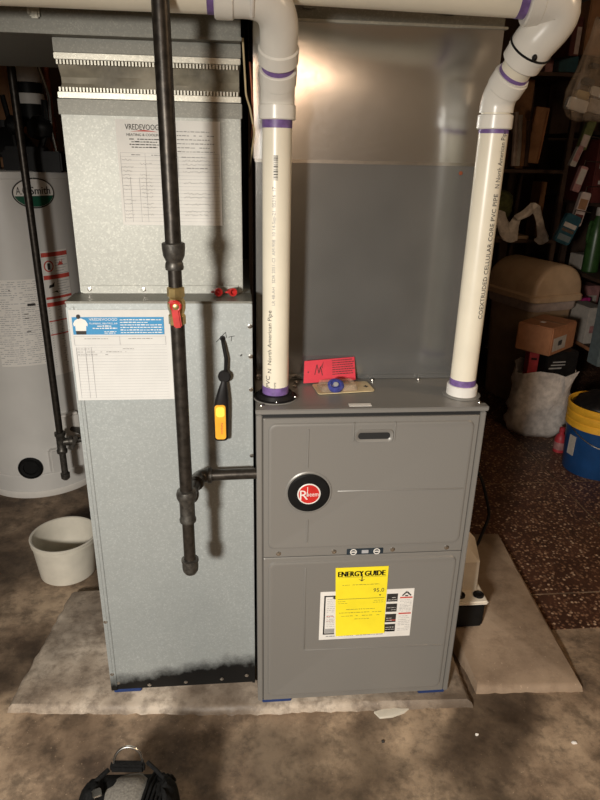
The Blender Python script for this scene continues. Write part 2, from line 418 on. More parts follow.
pts = [(374, 712), (384, 709), (398, 707), (410, 708), (404, 713), (392, 717), (380, 718)]
bm = B(); lo = []
for u, v in pts:
    d = (u-300)/FPX*RT-(v-400)/FPX*UP+fw; t = (0.0245-CAM.z)/d.z; lo.append(CAM+t*d)
loft(bm, [[p-Vector((0, 0, 0.006)) for p in lo], lo, [lo[0].lerp(p, 0.9)+Vector((0, 0, 0.0015)) for p in lo]])
tag(obj('plaster_patch', bm, 'bucket_cream', None, at=lo[0]), 'flat whitish plaster patch on the floor at the pad edge below the furnace', 'plaster')
# ================================================================== FURNACE
W, ZB, ZT, YB = 0.533, 0.060, 0.924, 0.74
F = thing('furnace', (W/2, 0.37, ZB), 'grey sheet-metal gas furnace with two front doors and round red badge', 'furnace')
bm = B()
box(bm, 0.0, W, 0.006, YB, ZB, ZT-0.0, 0.003)
obj('cabinet', bm, 'furnace_grey', F)
bm = B(); box(bm, -0.002, W+0.004, -0.004, 0.012, ZT-0.010, ZT+0.001, 0.002); box(bm, -0.001, W+0.003, -0.004, 0.02, ZT-0.0008, ZT+0.0015, 0.0005)
obj('top_lip', bm, 'furnace_grey', F)
for x0, x1 in ((0.0, 0.013), (W-0.013, W)):
    bm = B(); box(bm, x0, x1, -0.002, 0.02, ZB, ZT-0.012, 0.002); obj('side_flange', bm, 'furnace_grey', F)
bm = B(); box(bm, 0.013, W-0.013, 0.0035, 0.0065, ZT-0.022, ZT-0.010); obj('shadow_gap', bm, 'furnace_shadow', F)
def door(name, x0, x1, z0, z1, zf0, label):
    """pressed door: flat rim, then a raised rounded panel; bottom rim carries the screws"""
    bm = B(); n = 6
    L = lambda a, b, c, d, r, y: [(px, y, pz) for px, pz in rrect(a, b, c, d, r, n)]
    e = 0.011
    loft(bm, [L(x0, x1, z0, z1, 0.002, 0.006), L(x0, x1, z0, z1, 0.002, -0.002), L(x0+0.002, x1-0.002, z0+0.002, z1-0.002, 0.003, -0.004),
              L(x0+e, x1-e, zf0, z1-e, 0.018, -0.004), L(x0+e+0.0025, x1-e-0.0025, zf0+0.0025, z1-e-0.0025, 0.017, -0.0075),
              L(x0+e+0.006, x1-e-0.006, zf0+0.006, z1-e-0.006, 0.015, -0.0085),
              L(x0+e+0.009, x1-e-0.009, zf0+0.009, z1-e-0.009, 0.013, -0.0080)], True, True)
    o = obj(name, bm, 'furnace_grey', F, smooth=25); o['label'] = label; return o
UD = door('upper_door', 0.015, W-0.015, 0.531, ZT-0.020, 0.556, 'upper door with slot handle and round badge')
LD = door('lower_door', 0.015, W-0.015, ZB+0.004, 0.529, ZB+0.020, 'lower door with yellow energy tag')
def ridge(parent, p, q, r=0.0021):
    bm = B(); p, q = Vector(p), Vector(q); tube(bm, [p, p+(q-p)*0.01, p+(q-p)*0.99, q], [r*0.2, r, r, r*0.2], 8); return obj('pressed_ridge', bm, 'furnace_grey', parent)
ridge(UD, (0.190, -0.008, 0.716), (0.500, -0.008, 0.714)); ridge(UD, (0.118, -0.008, 0.880), (0.118, -0.008, 0.780)); ridge(UD, (0.122, -0.008, 0.640), (0.122, -0.008, 0.575))
ridge(UD, (0.222, -0.008, 0.893), (0.222, -0.008, 0.845)); ridge(UD, (0.318, -0.008, 0.893), (0.318, -0.008, 0.845))
ridge(LD, (0.120, -0.008, 0.500), (0.122, -0.008, 0.24)); ridge(LD, (0.122, -0.008, 0.238), (0.500, -0.008, 0.232))
# slot handle
bm = B(); n = 6
L = lambda a, b, c, d, r, y: [(px, y, pz) for px, pz in rrect(a, b, c, d, r, n)]
loft(bm, [L(0.224, 0.316, 0.842, 0.876, 0.012, -0.008), L(0.226, 0.314, 0.844, 0.874, 0.011, -0.0115), L(0.231, 0.309, 0.849, 0.869, 0.008, -0.0105), L(0.233, 0.307, 0.851, 0.867, 0.007, -0.0085)], False, False)
hs = obj('handle_surround', bm, 'furnace_grey', UD)
bm = B(); loft(bm, [L(0.2325, 0.3075, 0.8505, 0.8675, 0.007, -0.0082), L(0.2335, 0.3065, 0.8515, 0.8665, 0.006, -0.0092)])
obj('handle_slot', bm, 'furnace_shadow', UD)
# round badge
bm = B(); lathe(bm, [(0.056, 0), (0.056, 0.0015), (0.053, 0.003), (0.0505, 0.0025)], (0.122, -0.0075, 0.715), (0, -1, 0), 40); obj('badge_recess', bm, 'furnace_grey', UD)
bm = B(); lathe(bm, [(0.050, 0), (0.050, 0.003), (0.047, 0.0055), (0.030, 0.006)], (0.122, -0.0095, 0.715), (0, -1, 0), 40)
bg = obj('badge', bm, 'black_plastic', UD); bg['label'] = 'round black badge with red centre'
bm = B(); lathe(bm, [(0.0275, 0), (0.0275, 0.0012), (0.0255, 0.002), (0.024, 0.0012)], (0.122, -0.0154, 0.715), (0, -1, 0), 36); obj('badge_rim', bm, 'white_enamel', bg) if False else obj('badge_rim', bm, 'white_enamel', UD)
bm = B(); lathe(bm, [(0.0245, 0), (0.0245, 0.0015)], (0.122, -0.0156, 0.715), (0, -1, 0), 36); obj('badge_centre', bm, 'badge_red', UD)
bm = B(); text(bm, 'R', (0.1005, -0.0176, 0.701), (1, 0, 0), (0, 0, 1), 0.036); text(bm, 'heem', (0.1165, -0.0176, 0.709), (1, 0, 0), (0, 0, 1), 0.0175, 0.028)
quad(bm, 0.1175, 0.1190, 0.709, 0.7345, -0.0176)
obj('badge_lettering', bm, 'white_enamel', UD, smooth=0)
# latch plate + screws
bm = B(); box(bm, 0.222, 0.314, -0.0065, -0.0035, 0.5325, 0.549, 0.001); lp = obj('latch_plate', bm, 'plate_navy', UD)
for x in (0.2385, 0.2975):
    bm = B(); lathe(bm, [(0.0085, 0), (0.0085, 0.001), (0.0062, 0.001), (0.0062, 0.0002)], (x, -0.0066, 0.5408), (0, -1, 0), 20, False, False); obj('latch_mark', bm, 'white_enamel', UD)
    bm = B(); box(bm, x-0.0055, x+0.0055, -0.0078, -0.0066, 0.5393, 0.5423); obj('latch_mark', bm, 'white_enamel', UD)
bm = B(); box(bm, 0.2595, 0.2765, -0.0076, -0.006, 0.536, 0.5455, 0.0005); obj('latch_mark', bm, 'ink_pale', UD)
sc = screw_src(UD, (0.052, -0.0042, 0.5425), 0.0042)
for x in (0.190, 0.338, 0.477): inst(sc, (x, -0.0042, 0.5425), UD)
# white warning sheet on the lower door
yy = -0.0084
bm = B(); box(bm, 0.160, 0.404, yy-0.0007, yy, 0.270, 0.424); ws = obj('warning_label', bm, 'label_white', LD); ws['label'] = 'white wiring and warning sheet behind the yellow tag'
y = yy-0.0010
bm = B()   # black bracket + black info boxes
for a in ((0.170, 0.2, 0.408, 0.412), (0.170, 0.174, 0.29, 0.412), (0.170, 0.2, 0.287, 0.291), (0.34, 0.362, 0.287, 0.291)): quad(bm, *a, y)
for k, (z0, z1) in enumerate(((0.385, 0.410), (0.352, 0.378), (0.318, 0.345), (0.288, 0.312))): quad(bm, 0.333, 0.362, z0, z1, y)
for k in range(14):
    a = 2*math.pi*k/14; quad(bm, 0.2-0.008*abs(math.sin(a)), 0.2+0.008*abs(math.sin(a)), 0.404+0.008*math.cos(a)*0.5, 0.4045+0.008*math.cos(a)*0.5+0.001, y)
for sx in (-1, 1):   # the figure-like black mark in the corner
    v = [bm.verts.new((0.385+sx*p[0], y, p[1])) for p in ((0.001, 0.417), (0.013, 0.403), (0.010, 0.401), (0.0, 0.411))]; bm.faces.new(v)
quad(bm, 0.381, 0.389, 0.400, 0.404, y)
obj('label_black_print', bm, 'ink', LD, smooth=0)
bm = B(); quad(bm, 0.368, 0.401, 0.394, 0.3985, y); quad(bm, 0.368, 0.401, 0.343, 0.3475, y); dashes(bm, 0.178, 0.197, 0.345, y, 0.002, 1); dashes(bm, 0.178, 0.197, 0.33, y, 0.002, 1)
quad(bm, 0.345, 0.362, 0.3235, 0.326, y-0.0002); quad(bm, 0.290, 0.333, 0.283, 0.2865, y)
obj('label_red_print', bm, 'ink_red', LD, smooth=0)
bm = B(); k = 0
for i in range(9): dashes(bm, 0.369, 0.400, 0.388-i*0.0046, y, 0.0012, 0.9, i); dashes(bm, 0.369, 0.400, 0.336-i*0.0058, y, 0.0012, 0.9, 30+i)
for i in range(16): dashes(bm, 0.178, 0.199, 0.400-i*0.0058, y, 0.0012, 0.85, 60+i)
quad(bm, 0.175, 0.2, 0.292, 0.306, y); dashes(bm, 0.178, 0.33, 0.279, y, 0.003, 0.9, 5)
obj('label_fine_print', bm, 'ink_grey', LD, smooth=0)
bm = B()
for z0 in (0.390, 0.358, 0.324, 0.294): dashes(bm, 0.336, 0.360, z0, y-0.0003, 0.0014, 0.9, int(z0*999)); dashes(bm, 0.336, 0.358, z0+0.007, y-0.0003, 0.0014, 0.9, int(z0*777))
obj('label_white_print', bm, 'label_white', LD, smooth=0)
# the yellow energy tag, slightly curled at its foot
bm = B(); loops = []
for k in range(9):
    t = k/8; z = 0.497-t*0.211; yq = yy-0.0012-0.006*max(0, t-0.75)**2*16
    xl = 0.1955+0.008*t; xr = 0.3305+0.002*t
    loops.append([(xl, yq, z-0.008*t*0), (xr, yq, z+0.003*t), (xr, yq-0.0005, z+0.003*t), (xl, yq-0.0005, z)])
loft(bm, loops); et = obj('energy_tag', bm, 'label_yellow', LD); et['label'] = 'yellow energy rating tag'
y = yy-0.0021
bm = B(); text(bm, 'ENERGY', (0.203, y, 0.470), (1, 0, 0), (0, 0, 1), 0.0225, 0.064); text(bm, 'GUIDE', (0.271, y, 0.470), (1, 0, 0), (0, 0, 1), 0.0225, 0.052)
for dx in (0.0005, -0.0005, 0.0011, -0.0011):
    text(bm, 'ENERGY', (0.203+dx, y-0.0001, 0.470), (1, 0, 0), (0, 0, 1), 0.0225, 0.064); text(bm, 'GUIDE', (0.271+dx, y-0.0001, 0.470), (1, 0, 0), (0, 0, 1), 0.0225, 0.052)
quad(bm, 0.2630, 0.2655, 0.456, 0.476, y); v = [bm.verts.new(p) for p in ((0.2555, y, 0.461), (0.2642, y, 0.4535), (0.2732, y, 0.461), (0.2642, y, 0.457))]; bm.faces.new(v)
text(bm, '95.0', (0.296, y, 0.4185), (1, 0, 0), (0, 0, 1), 0.0175, 0.028)
v = [bm.verts.new(p) for p in ((0.3115, y, 0.4105), (0.3145, y, 0.4055), (0.3175, y, 0.4105))]; bm.faces.new(v)
obj('tag_black_print', bm, 'ink', LD, smooth=0)
bm = B(); quad(bm, 0.205, 0.326, 0.3995, 0.4007, y); quad(bm, 0.203, 0.3265, 0.4668, 0.4676, y)
dashes(bm, 0.215, 0.310, 0.443, y, 0.0013, 0.9, 3); dashes(bm, 0.205, 0.225, 0.392, y, 0.001, 0.9, 4); dashes(bm, 0.300, 0.325, 0.392, y, 0.001, 0.9, 6); dashes(bm, 0.207, 0.23, 0.386, y, 0.001, 0.9, 14); dashes(bm, 0.297, 0.326, 0.386, y, 0.001, 0.9, 16)
for i, (a, b) in enumerate(((0.228, 0.303), (0.210, 0.322), (0.216, 0.318), (0.240, 0.290))): dashes(bm, a, b, 0.366-i*0.0105, y, 0.0013, 0.9, 20+i)
obj('tag_fine_print', bm, 'moss_cloth', LD, smooth=0)
# top details
bm = B(); box(bm, 0.212, 0.264, 0.010, 0.026, ZT+0.0012, ZT+0.0022); st = obj('top_sticker', bm, 'label_white', F)
s2 = screw_src(F, (0.012, 0.022, ZT+0.001), 0.004, axis=(0, 0, 1))
for p in ((W-0.012, 0.02, ZT+0.001), (0.105, 0.175, ZT+0.001), (0.098, 0.145, ZT+0.001), (0.30, 0.185, ZT+0.001), (0.42, 0.185, ZT+0.001), (0.52, 0.16, ZT+0.001)): inst(s2, p, F)
bm = B(); lathe(bm, [(0.051, 0), (0.051, 0.003), (0.048, 0.004), (0.044, 0.004), (0.040, 0.012), (0.036, 0.013), (0.0315, 0.013)], (0.047, 0.08, ZT+0.0005), (0, 0, 1), 36, True, False)
obj('intake_flange', bm, 'rubber', F)
bm = B(); lathe(bm, [(0.0530, 0), (0.0530, 0.0018), (0.0515, 0.0022)], (0.047, 0.08, ZT+0.0005), (0, 0, 1), 36); obj('flange_plate', bm, 'furnace_grey', F)
bm = B(); lathe(bm, [(0.045, 0), (0.045, 0.002), (0.038, 0.003)], (0.498, 0.08, ZT+0.0005), (0, 0, 1), 36); obj('flange_plate', bm, 'furnace_grey', F)
s3 = screw_src(F, (0.047, 0.033, ZT+0.004), 0.003, axis=(0, 0, 1)); inst(s3, (0.092, 0.066, ZT+0.004), F)
# blue foam strips under furnace and duct
def foam(x0, x1, y0, y1, label):
    bm = B(); box(bm, x0, x1, y0, y1, 0.0445, 0.0605, 0.002); box(bm, x0+0.004, x1-0.004, y0+0.003, y1-0.003, 0.046, 0.059)
    tag(obj('foam_block', bm, 'foam_blue', None, at=((x0+x1)/2, (y0+y1)/2, 0.0445)), label, 'foam block', 'blue foam blocks under the equipment')
foam(0.012, 0.092, 0.006, 0.10, 'blue foam block under the left front corner of the furnace')
foam(0.452, 0.528, 0.006, 0.10, 'blue foam block under the right front corner of the furnace')
foam(-0.400, -0.325, 0.070, 0.16, 'blue foam block under the left corner of the galvanised duct')
foam(-0.09, -0.02, 0.35, 0.45, 'blue foam block under the galvanised duct, back right')
foam(0.012, 0.092, 0.60, 0.70, 'blue foam block under the furnace at the back left')
foam(0.452, 0.528, 0.60, 0.70, 'blue foam block under the furnace at the back right')

# ================================================================== RETURN DUCT (left)
YD, ZDT = 0.066, 1.154
D = thing('return_duct', (-0.205, 0.35, ZB), 'broad galvanised return duct box standing left of the furnace', 'duct')
bm = B(); box(bm, -0.404, -0.008, YD, 0.66, ZB, ZDT, 0.0015); obj('duct_body', bm, 'galvanised', D)
bm = B(); box(bm, -0.405, -0.388, YD-0.003, YD+0.012, ZB, ZDT-0.01, 0.001); obj('corner_seam', bm, 'galvanised', D)
bm = B(); box(bm, -0.398, -0.395, YD-0.0045, YD-0.002, ZB+0.02, ZDT-0.012, 0.0008); obj('seam_fold', bm, 'galvanised', D)
bm = B(); box(bm, -0.0145, -0.0065, YD-0.003, YD+0.01, ZB, ZDT-0.004, 0.001); obj('corner_seam', bm, 'galvanised', D)
bm = B(); box(bm, -0.4055, -0.0065, YD-0.003, YD+0.085, ZDT-0.003, ZDT+0.002, 0.001); obj('top_ledge', bm, 'galvanised_dull', D)
sd = screw_src(D, (-0.385, YD-0.0005, 0.085), 0.0035)
for x, z in ((-0.30, 0.075), (-0.20, 0.078), (-0.10, 0.082), (-0.03, 0.09), (-0.0105, 0.78), (-0.0105, 0.95), (-0.399, 0.30), (-0.398, 0.12), (-0.011, 1.03), (-0.012, 1.10)): inst(sd, (x, YD-0.0035, z), D)
bm = B(); lathe(bm, [(0.0065, 0), (0.0065, 0.0006)], (-0.073, YD-0.0002, 1.072), (0, -1, 0), 14); obj('probe_hole', bm, 'furnace_shadow', D)
bm = B()
def stroke(bm, pts, y, wd=0.0014):
    for (a, b) in zip(pts[:-1], pts[1:]):
        a, b = Vector((a[0], y, a[1])), Vector((b[0], y, b[1])); d = (b-a).normalized(); n = Vector((d.z, 0, -d.x))*wd/2
        bm.faces.new([bm.verts.new(p) for p in (a-n, b-n, b+n, a+n)])
stroke(bm, [(-0.0875, 1.063), (-0.066, 1.086), (-0.064, 1.073)], YD-0.0006)
stroke(bm, [(-0.060, 1.0745), (-0.046, 1.0775)], YD-0.0006); stroke(bm, [(-0.053, 1.076), (-0.054, 1.065)], YD-0.0006); stroke(bm, [(-0.034, 1.030), (-0.030, 1.034)], YD-0.0006, 0.003)
obj('marker_strokes', bm, 'ink', D, smooth=0)
# ---- upper duct + connector + trunk
YU = 0.150
U = thing('upper_duct', (-0.206, 0.38, ZDT), 'galvanised upper duct section with a clipped service sheet, above the broad box', 'duct')
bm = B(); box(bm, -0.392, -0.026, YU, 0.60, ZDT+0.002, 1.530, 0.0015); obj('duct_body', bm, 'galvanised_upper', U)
bm = B(); box(bm, -0.386, -0.036, YU-0.005, YU+0.003, ZDT+0.002, ZDT+0.020, 0.001); obj('drive_cleat', bm, 'galvanised_upper', U)
bm = B(); box(bm, -0.395, -0.023, YU-0.005, YU+0.45, 1.524, 1.553, 0.001); obj('top_collar', bm, 'galvanised_dull', U)
su = screw_src(U, (-0.37, YU-0.005, ZDT+0.011), 0.0032)
inst(su, (-0.25, YU-0.005, ZDT+0.011), U)
K = thing('flexible_connector', (-0.21, 0.38, 1.553), 'brown canvas duct connector with crimped metal strips below the trunk duct', 'duct connector')
bm = B(); nx = 26
loops = []
for k in range(7):
    t = k/6; z = 1.562+t*(1.628-1.562); lp = []
    for x in [(-0.390+0.362*i/nx) for i in range(nx+1)]:
        f = 0.014*math.sin(math.pi*t)*(1+0.8*math.sin(18*x+5*t)+0.4*math.sin(41*x-7*t)); lp.append((x, YU+0.004+f, z))
    lp += [(-0.028, 0.595, z), (-0.390, 0.595, z)]; loops.append(lp)
loft(bm, loops); obj('canvas', bm, 'canvas', K)
for z0, z1, nm in ((1.5545, 1.5655, 'lower'), (1.6245, 1.6355, 'upper')):
    bm = B(); box(bm, -0.393, -0.025, YU-0.005, YU+0.45, z0, z1, 0.001); obj('crimp_strip', bm, 'galvanised_bright', K)
bm = B(); box(bm, 0, 0.0036, -0.001, 0.004, -0.0040, 0.0040); tooth = obj('crimp_tooth', bm, 'galvanised_bright', None); tooth.parent = K
nt_ = 54; first = True
for z in (1.6195, 1.5705):
    for i in range(nt_):
        p = (-0.390+0.3625*i/nt_, YU-0.001, z)
        if first: tooth.location = Vector(p)-wloc(K); first = False
        else: inst(tooth, p, K)
bm = B(); box(bm, -0.393, -0.024, YU-0.003, 0.59, 1.6365, 1.662, 0.001); obj('neck', bm, 'galvanised_dull', K)
T = thing('trunk_duct', (-0.7, 0.38, 1.66), 'dull galvanised trunk duct running along the top left', 'duct')
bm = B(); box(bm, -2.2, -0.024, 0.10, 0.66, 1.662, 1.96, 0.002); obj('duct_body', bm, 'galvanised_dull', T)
bm = B(); box(bm, -2.2, -0.022, 0.096, 0.11, 1.660, 1.667, 0.001); obj('seam', bm, 'galvanised_dull', T)
bm = B(); box(bm, -0.415, -0.397, 0.091, 0.10, 1.684, 1.712, 0.003); box(bm, -0.418, -0.413, 0.090, 0.10, 1.690, 1.716, 0.001); obj('hanger_clip', bm, 'galvanised_bright', T)
# two support straps up to the ceiling joists
for x in (-1.6, -0.9):
    bm = B(); box(bm, x-0.012, x+0.012, 0.092, 0.096, 1.66, ZC, 0.0005); obj('hanger_strap', bm, 'galvanised_dull', T)

# ================================================================== COIL CASE + PLENUM
YC = 0.200
K2 = thing('coil_case', (0.265, 0.45, ZT), 'grey painted coil cabinet standing on top of the furnace', 'coil cabinet')
bm = B(); box(bm, 0.006, 0.530, YC, 0.72, ZT+0.001, 1.446, 0.003); obj('case_body', bm, 'coil_grey', K2)
bm = B(); box(bm, 0.006, 0.530, YC-0.003, YC+0.004, ZT+0.001, ZT+0.012, 0.001); obj('base_flange', bm, 'coil_grey', K2)
bm = B(); box(bm, 0.004, 0.532, YC-0.003, YC+0.005, 1.440, 1.447, 0.001); obj('top_rim', bm, 'steel', K2)
sk = screw_src(K2, (0.478, YC-0.001, 1.425), 0.003, 'copper')
P = thing('supply_plenum', (0.265, 0.45, 1.447), 'shiny galvanised supply plenum above the grey coil cabinet', 'plenum')
bm = B()
nxx, nzz = 14, 8
rows = []
for j in range(nzz+1):
    row = []
    for i in range(nxx+1):
        x = 0.002+0.538*i/nxx; z = 1.447+0.270*j/nzz; a, b = i/nxx, j/nzz
        yq = YC-0.006*math.sin(math.pi*a)*math.sin(math.pi*b)+0.003*math.sin(5*a+3*b)*math.sin(math.pi*a)*math.sin(math.pi*b)
        row.append(bm.verts.new((x, yq, z)))
    rows.append(row)
for j in range(nzz):
    for i in range(nxx): bm.faces.new((rows[j][i], rows[j][i+1], rows[j+1][i+1], rows[j+1][i]))
back = {}
def bv(v):
    if v not in back: back[v] = bm.verts.new((v.co.x, 0.72, v.co.z))
    return back[v]
edge = rows[0][:] + [r[-1] for r in rows[1:]] + rows[-1][-2::-1] + [r[0] for r in rows[-2:0:-1]]
for a, b in zip(edge, edge[1:]+edge[:1]): bm.faces.new((a, b, bv(b), bv(a)))
bm.faces.new([bv(v) for v in edge])
obj('plenum_body', bm, 'bright_sheet', P)
bm = B(); box(bm, -0.004, 0.547, YC-0.006, YC+0.01, 1.715, 1.720, 0.001); obj('top_flange', bm, 'galvanised_bright', P)
T2 = thing('supply_duct', (0.265, 0.5, 1.72), 'dark galvanised supply trunk above the shiny plenum', 'duct')
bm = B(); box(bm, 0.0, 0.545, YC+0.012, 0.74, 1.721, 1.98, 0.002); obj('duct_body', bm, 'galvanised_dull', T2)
bm = B(); box(bm, 0.0, 0.545, YC+0.008, YC+0.013, 1.755, 1.765, 0.001); obj('seam', bm, 'galvanised_dull', T2)
for x in (0.12, 0.42):
    bm = B(); box(bm, x-0.012, x+0.012, YC+0.006, YC+0.011, 1.74, ZC, 0.0005); obj('hanger_strap', bm, 'galvanised_dull', T2)

# ================================================================== PVC VENT PIPES
def pipe_text(bm, s, cx, cy, z0, r, ang, size, width, down=False, ang0=0):
    """lettering wrapped round a vertical pipe, reading upwards"""
    def fn(x, y):
        a = ang + (-y/r)          # letter height runs round the pipe (towards -X = letter tops left)
        return Vector((cx+(r+0.0006)*math.sin(a), cy-(r+0.0006)*math.cos(a), z0+x))
    text(bm, s, (0, 0, 0), (1, 0, 0), (0, 0, 1), size, width, 'L', fn)
RP = 0.0302
def ring(parent, p, d, a, b, r, mt, name, bev=0.0015):
    p, d = Vector(p), Vector(d).normalized(); bm = B(); cyl(bm, p+d*a, p+d*b, r, 28, bev); return obj(name, bm, mt, parent)
# --- left vent
V1 = thing('vent_pipe', (0.047, 0.08, ZT), 'left white PVC vent pipe rising from a black rubber collar', 'pipe', 'white PVC vent pipes')
A, Bp, Cp = Vector((0.047, 0.08, ZT+0.010)), Vector((0.047, 0.08, 1.563)), Vector((0.043, -0.045, 1.708))
bm = B(); cyl(bm, A, (0.047, 0.08, 1.545), RP, 32); pp = obj('pipe', bm, 'pvc', V1)
ring(V1, A, (0, 0, 1), 0.003, 0.022, RP+0.0006, 'primer', 'primer_band', 0.0004)
ring(V1, (0.047, 0.08, 1.506), (0, 0, 1), 0, 0.016, RP+0.0005, 'primer', 'primer_band', 0.0004)
ring(V1, (0.047, 0.08, 1.521), (0, 0, 1), 0, 0.028, 0.0370, 'pvc_fitting', 'elbow_hub', 0.002)
d = (Cp-Bp).normalized()
bm = B(); tube(bm, fillet([(0.047, 0.08, 1.540), Bp, Bp+d*0.06], 0.05), 0.0345, 28); obj('elbow', bm, 'pvc_fitting', V1)
ring(V1, Bp, d, 0.030, 0.062, 0.0365, 'pvc_fitting', 'elbow_hub', 0.002)
ring(V1, Bp, d, 0.060, 0.076, RP+0.001, 'primer', 'primer_band', 0.0004)
ring(V1, Bp, d, 0.074, 0.104, 0.0380, 'pvc_fitting', 'elbow_hub', 0.003)
bm = B(); tube(bm, fillet([Bp+d*0.09, Cp, Cp+Vector((-0.10, 0, 0))], 0.062, 14), 0.0350, 28); obj('elbow', bm, 'pvc_fitting', V1)
ring(V1, Cp, (-1, 0, 0), 0.078, 0.112, 0.0380, 'pvc_fitting', 'elbow_hub', 0.003)
ring(V1, Cp, (-1, 0, 0), 0.110, 0.124, RP+0.0006, 'primer', 'primer_band', 0.0004)
bm = B(); cyl(bm, Cp+Vector((-0.10, 0, 0)), (-2.1, -0.045, 1.708), RP, 32); obj('pipe', bm, 'pvc', V1)
bm = B(); x = -0.005; tube(bm, [(x, -0.045+0.0385*math.sin(a), 1.712-0.0385*math.cos(a)) for a in [math.radians(q) for q in range(-150, -19, 10)]], 0.004, 8); box(bm, x-0.008, x+0.008, -0.086, -0.083, 1.695, ZC-0.001, 0.001); obj('pipe_strap', bm, 'white_enamel', V1)
bm = B()
pipe_text(bm, 'N  North American Pipe', 0.047, 0.08, 0.993, RP, math.radians(-22), 0.0135, 0.145)
pipe_text(bm, 'PVC', 0.047, 0.08, 0.957, RP, math.radians(-28), 0.016, 0.028)
pipe_text(bm, 'PIPE', 0.047, 0.08, 0.955, RP, math.radians(-2), 0.006, 0.016)
obj('print', bm, 'ink', V1, smooth=0)
bm = B()
pipe_text(bm, 'LR 48-AH   SDR 2051-CI  AM-908  10 14-Sep-21  05316  17', 0.047, 0.08, 1.150, RP, math.radians(-8), 0.0095, 0.245)
obj('print', bm, 'ink_grey', V1, smooth=0)
bm = B(); rr = random.Random(4); z = 1.408
while z < 1.456:
    h = rr.choice([0.0008, 0.0014, 0.0022])
    for k in range(4):
        a0 = math.radians(-16+k*4.2); a1 = math.radians(-16+(k+1)*4.2); q = RP+0.0006
        bm.faces.new([bm.verts.new((0.047+q*math.sin(a), 0.08-q*math.cos(a), zz)) for a, zz in ((a0, z), (a1, z), (a1, z+h), (a0, z+h))])
    z += h+rr.choice([0.0008, 0.0013])
obj('bar_code_print', bm, 'ink', V1, smooth=0)
# --- right vent
V2 = thing('vent_pipe', (0.498, 0.08, ZT), 'right white PVC vent pipe with long black lettering and offset top elbow', 'pipe', 'white PVC vent pipes')
cx, cy = 0.498, 0.08
bm = B(); cyl(bm, (cx, cy, ZT+0.004), (cx, cy, 1.56), RP, 32); obj('pipe', bm, 'pvc', V2)
ring(V2, (cx, cy, ZT+0.002), (0, 0, 1), 0, 0.026, 0.0365, 'white_enamel', 'base_collar', 0.002)
ring(V2, (cx, cy, ZT+0.026), (0, 0, 1), 0, 0.017, RP+0.0007, 'primer', 'primer_band', 0.0004)
ring(V2, (cx, cy, 1.506), (0, 0, 1), 0, 0.009, RP+0.0006, 'primer', 'primer_band', 0.0004)
ring(V2, (cx, cy, 1.514), (0, 0, 1), 0, 0.028, 0.0362, 'pvc_fitting', 'elbow_hub', 0.002)
B2, C2 = Vector((cx, cy, 1.572)), Vector((0.568, -0.036, 1.722)); d = (Vector((0.536, -0.036, 1.702))-B2).normalized()
bm = B(); tube(bm, fillet([(cx, cy, 1.545), B2, B2+d*0.055], 0.05), 0.0342, 28); obj('elbow', bm, 'pvc_fitting', V2)
ring(V2, B2, d, 0.022, 0.052, 0.0365, 'pvc_fitting', 'elbow_hub', 0.002)
ring(V2, B2, d, 0.050, 0.062, RP+0.0008, 'primer', 'primer_band', 0.0004)
bm = B(); cyl(bm, B2+d*0.05, B2+d*0.11, RP, 28); obj('pipe', bm, 'pvc', V2)
ring(V2, B2, d, 0.080, 0.112, 0.0395, 'pvc_fitting', 'elbow_hub', 0.003)
ring(V2, B2, d, 0.1105, 0.1145, 0.0432, 'rubber', 'clamp_ring', 0.001)
bm = B(); e = B2+d*0.1125; ellipsoid(bm, (e.x-0.006, e.y-0.037, e.z-0.021), 0.005, 0.005, 0.006, 10, 6); obj('clamp_knob', bm, 'rubber', V2)
E2 = Vector((0.05, 0.015, 1.740)); dl = (E2-C2).normalized()
bm = B(); tube(bm, fillet([B2+d*0.104, B2+d*0.124, C2, C2+dl*0.060], [0.03, 0.040], 10), 0.0410, 30); obj('elbow', bm, 'pvc_fitting', V2)
ring(V2, C2, dl, 0.054, 0.082, 0.0425, 'pvc_fitting', 'elbow_hub', 0.003)
ring(V2, C2, dl, 0.080, 0.097, RP+0.001, 'primer', 'primer_band', 0.0004)
bm = B(); tube(bm, [C2+dl*0.06, E2, E2+(E2-C2)*0.45, (-0.6, 0.055, 1.772), (-2.1, 0.055, 1.80)], RP, 28); obj('pipe', bm, 'pvc', V2)
bm = B()
pipe_text(bm, 'COEXTRUDED CELLULAR CORE PVC PIPE', cx, cy, 1.118, RP, math.radians(33), 0.0165, 0.270)
pipe_text(bm, 'N North American Pipe', cx, cy, 1.400, RP, math.radians(33), 0.0165, 0.112)
obj('print', bm, 'ink', V2, smooth=0)

# ================================================================== BLACK IRON GAS LINE
G = thing('gas_pipe', (-0.155, -0.09, 0.56), 'black iron gas drop pipe with red valve handle in front of the duct', 'gas pipe')
gx, gy = -0.154, -0.095
bm = B(); cyl(bm, (gx, gy, 1.288), (gx, gy, ZC), 0.0150, 20); obj('pipe', bm, 'iron', G)
bm = B(); lathe(bm, [(0.0125, 0), (0.0165, 0.0), (0.0175, 0.004), (0.0165, 0.012), (0.0150, 0.015), (0.0200, 0.026), (0.0215, 0.040), (0.0215, 0.048), (0.0190, 0.050), (0.0150, 0.050)], (gx, gy, 1.252), (0, 0, 1), 20)
obj('reducing_coupling', bm, 'iron_fitting', G)
bm = B(); cyl(bm, (gx, gy, 1.205), (gx, gy, 1.262), 0.0130, 18); obj('nipple', bm, 'iron', G)
bm = B(); lathe(bm, [(0.0135, 0), (0.0165, 0.002), (0.0165, 0.018), (0.0140, 0.022), (0.0170, 0.032), (0.0175, 0.042), (0.0140, 0.052), (0.0165, 0.056), (0.0165, 0.072), (0.0135, 0.074)], (gx, gy, 1.146), (0, 0, 1), 8)
gv = obj('gas_valve', bm, 'brass', G, smooth=20)
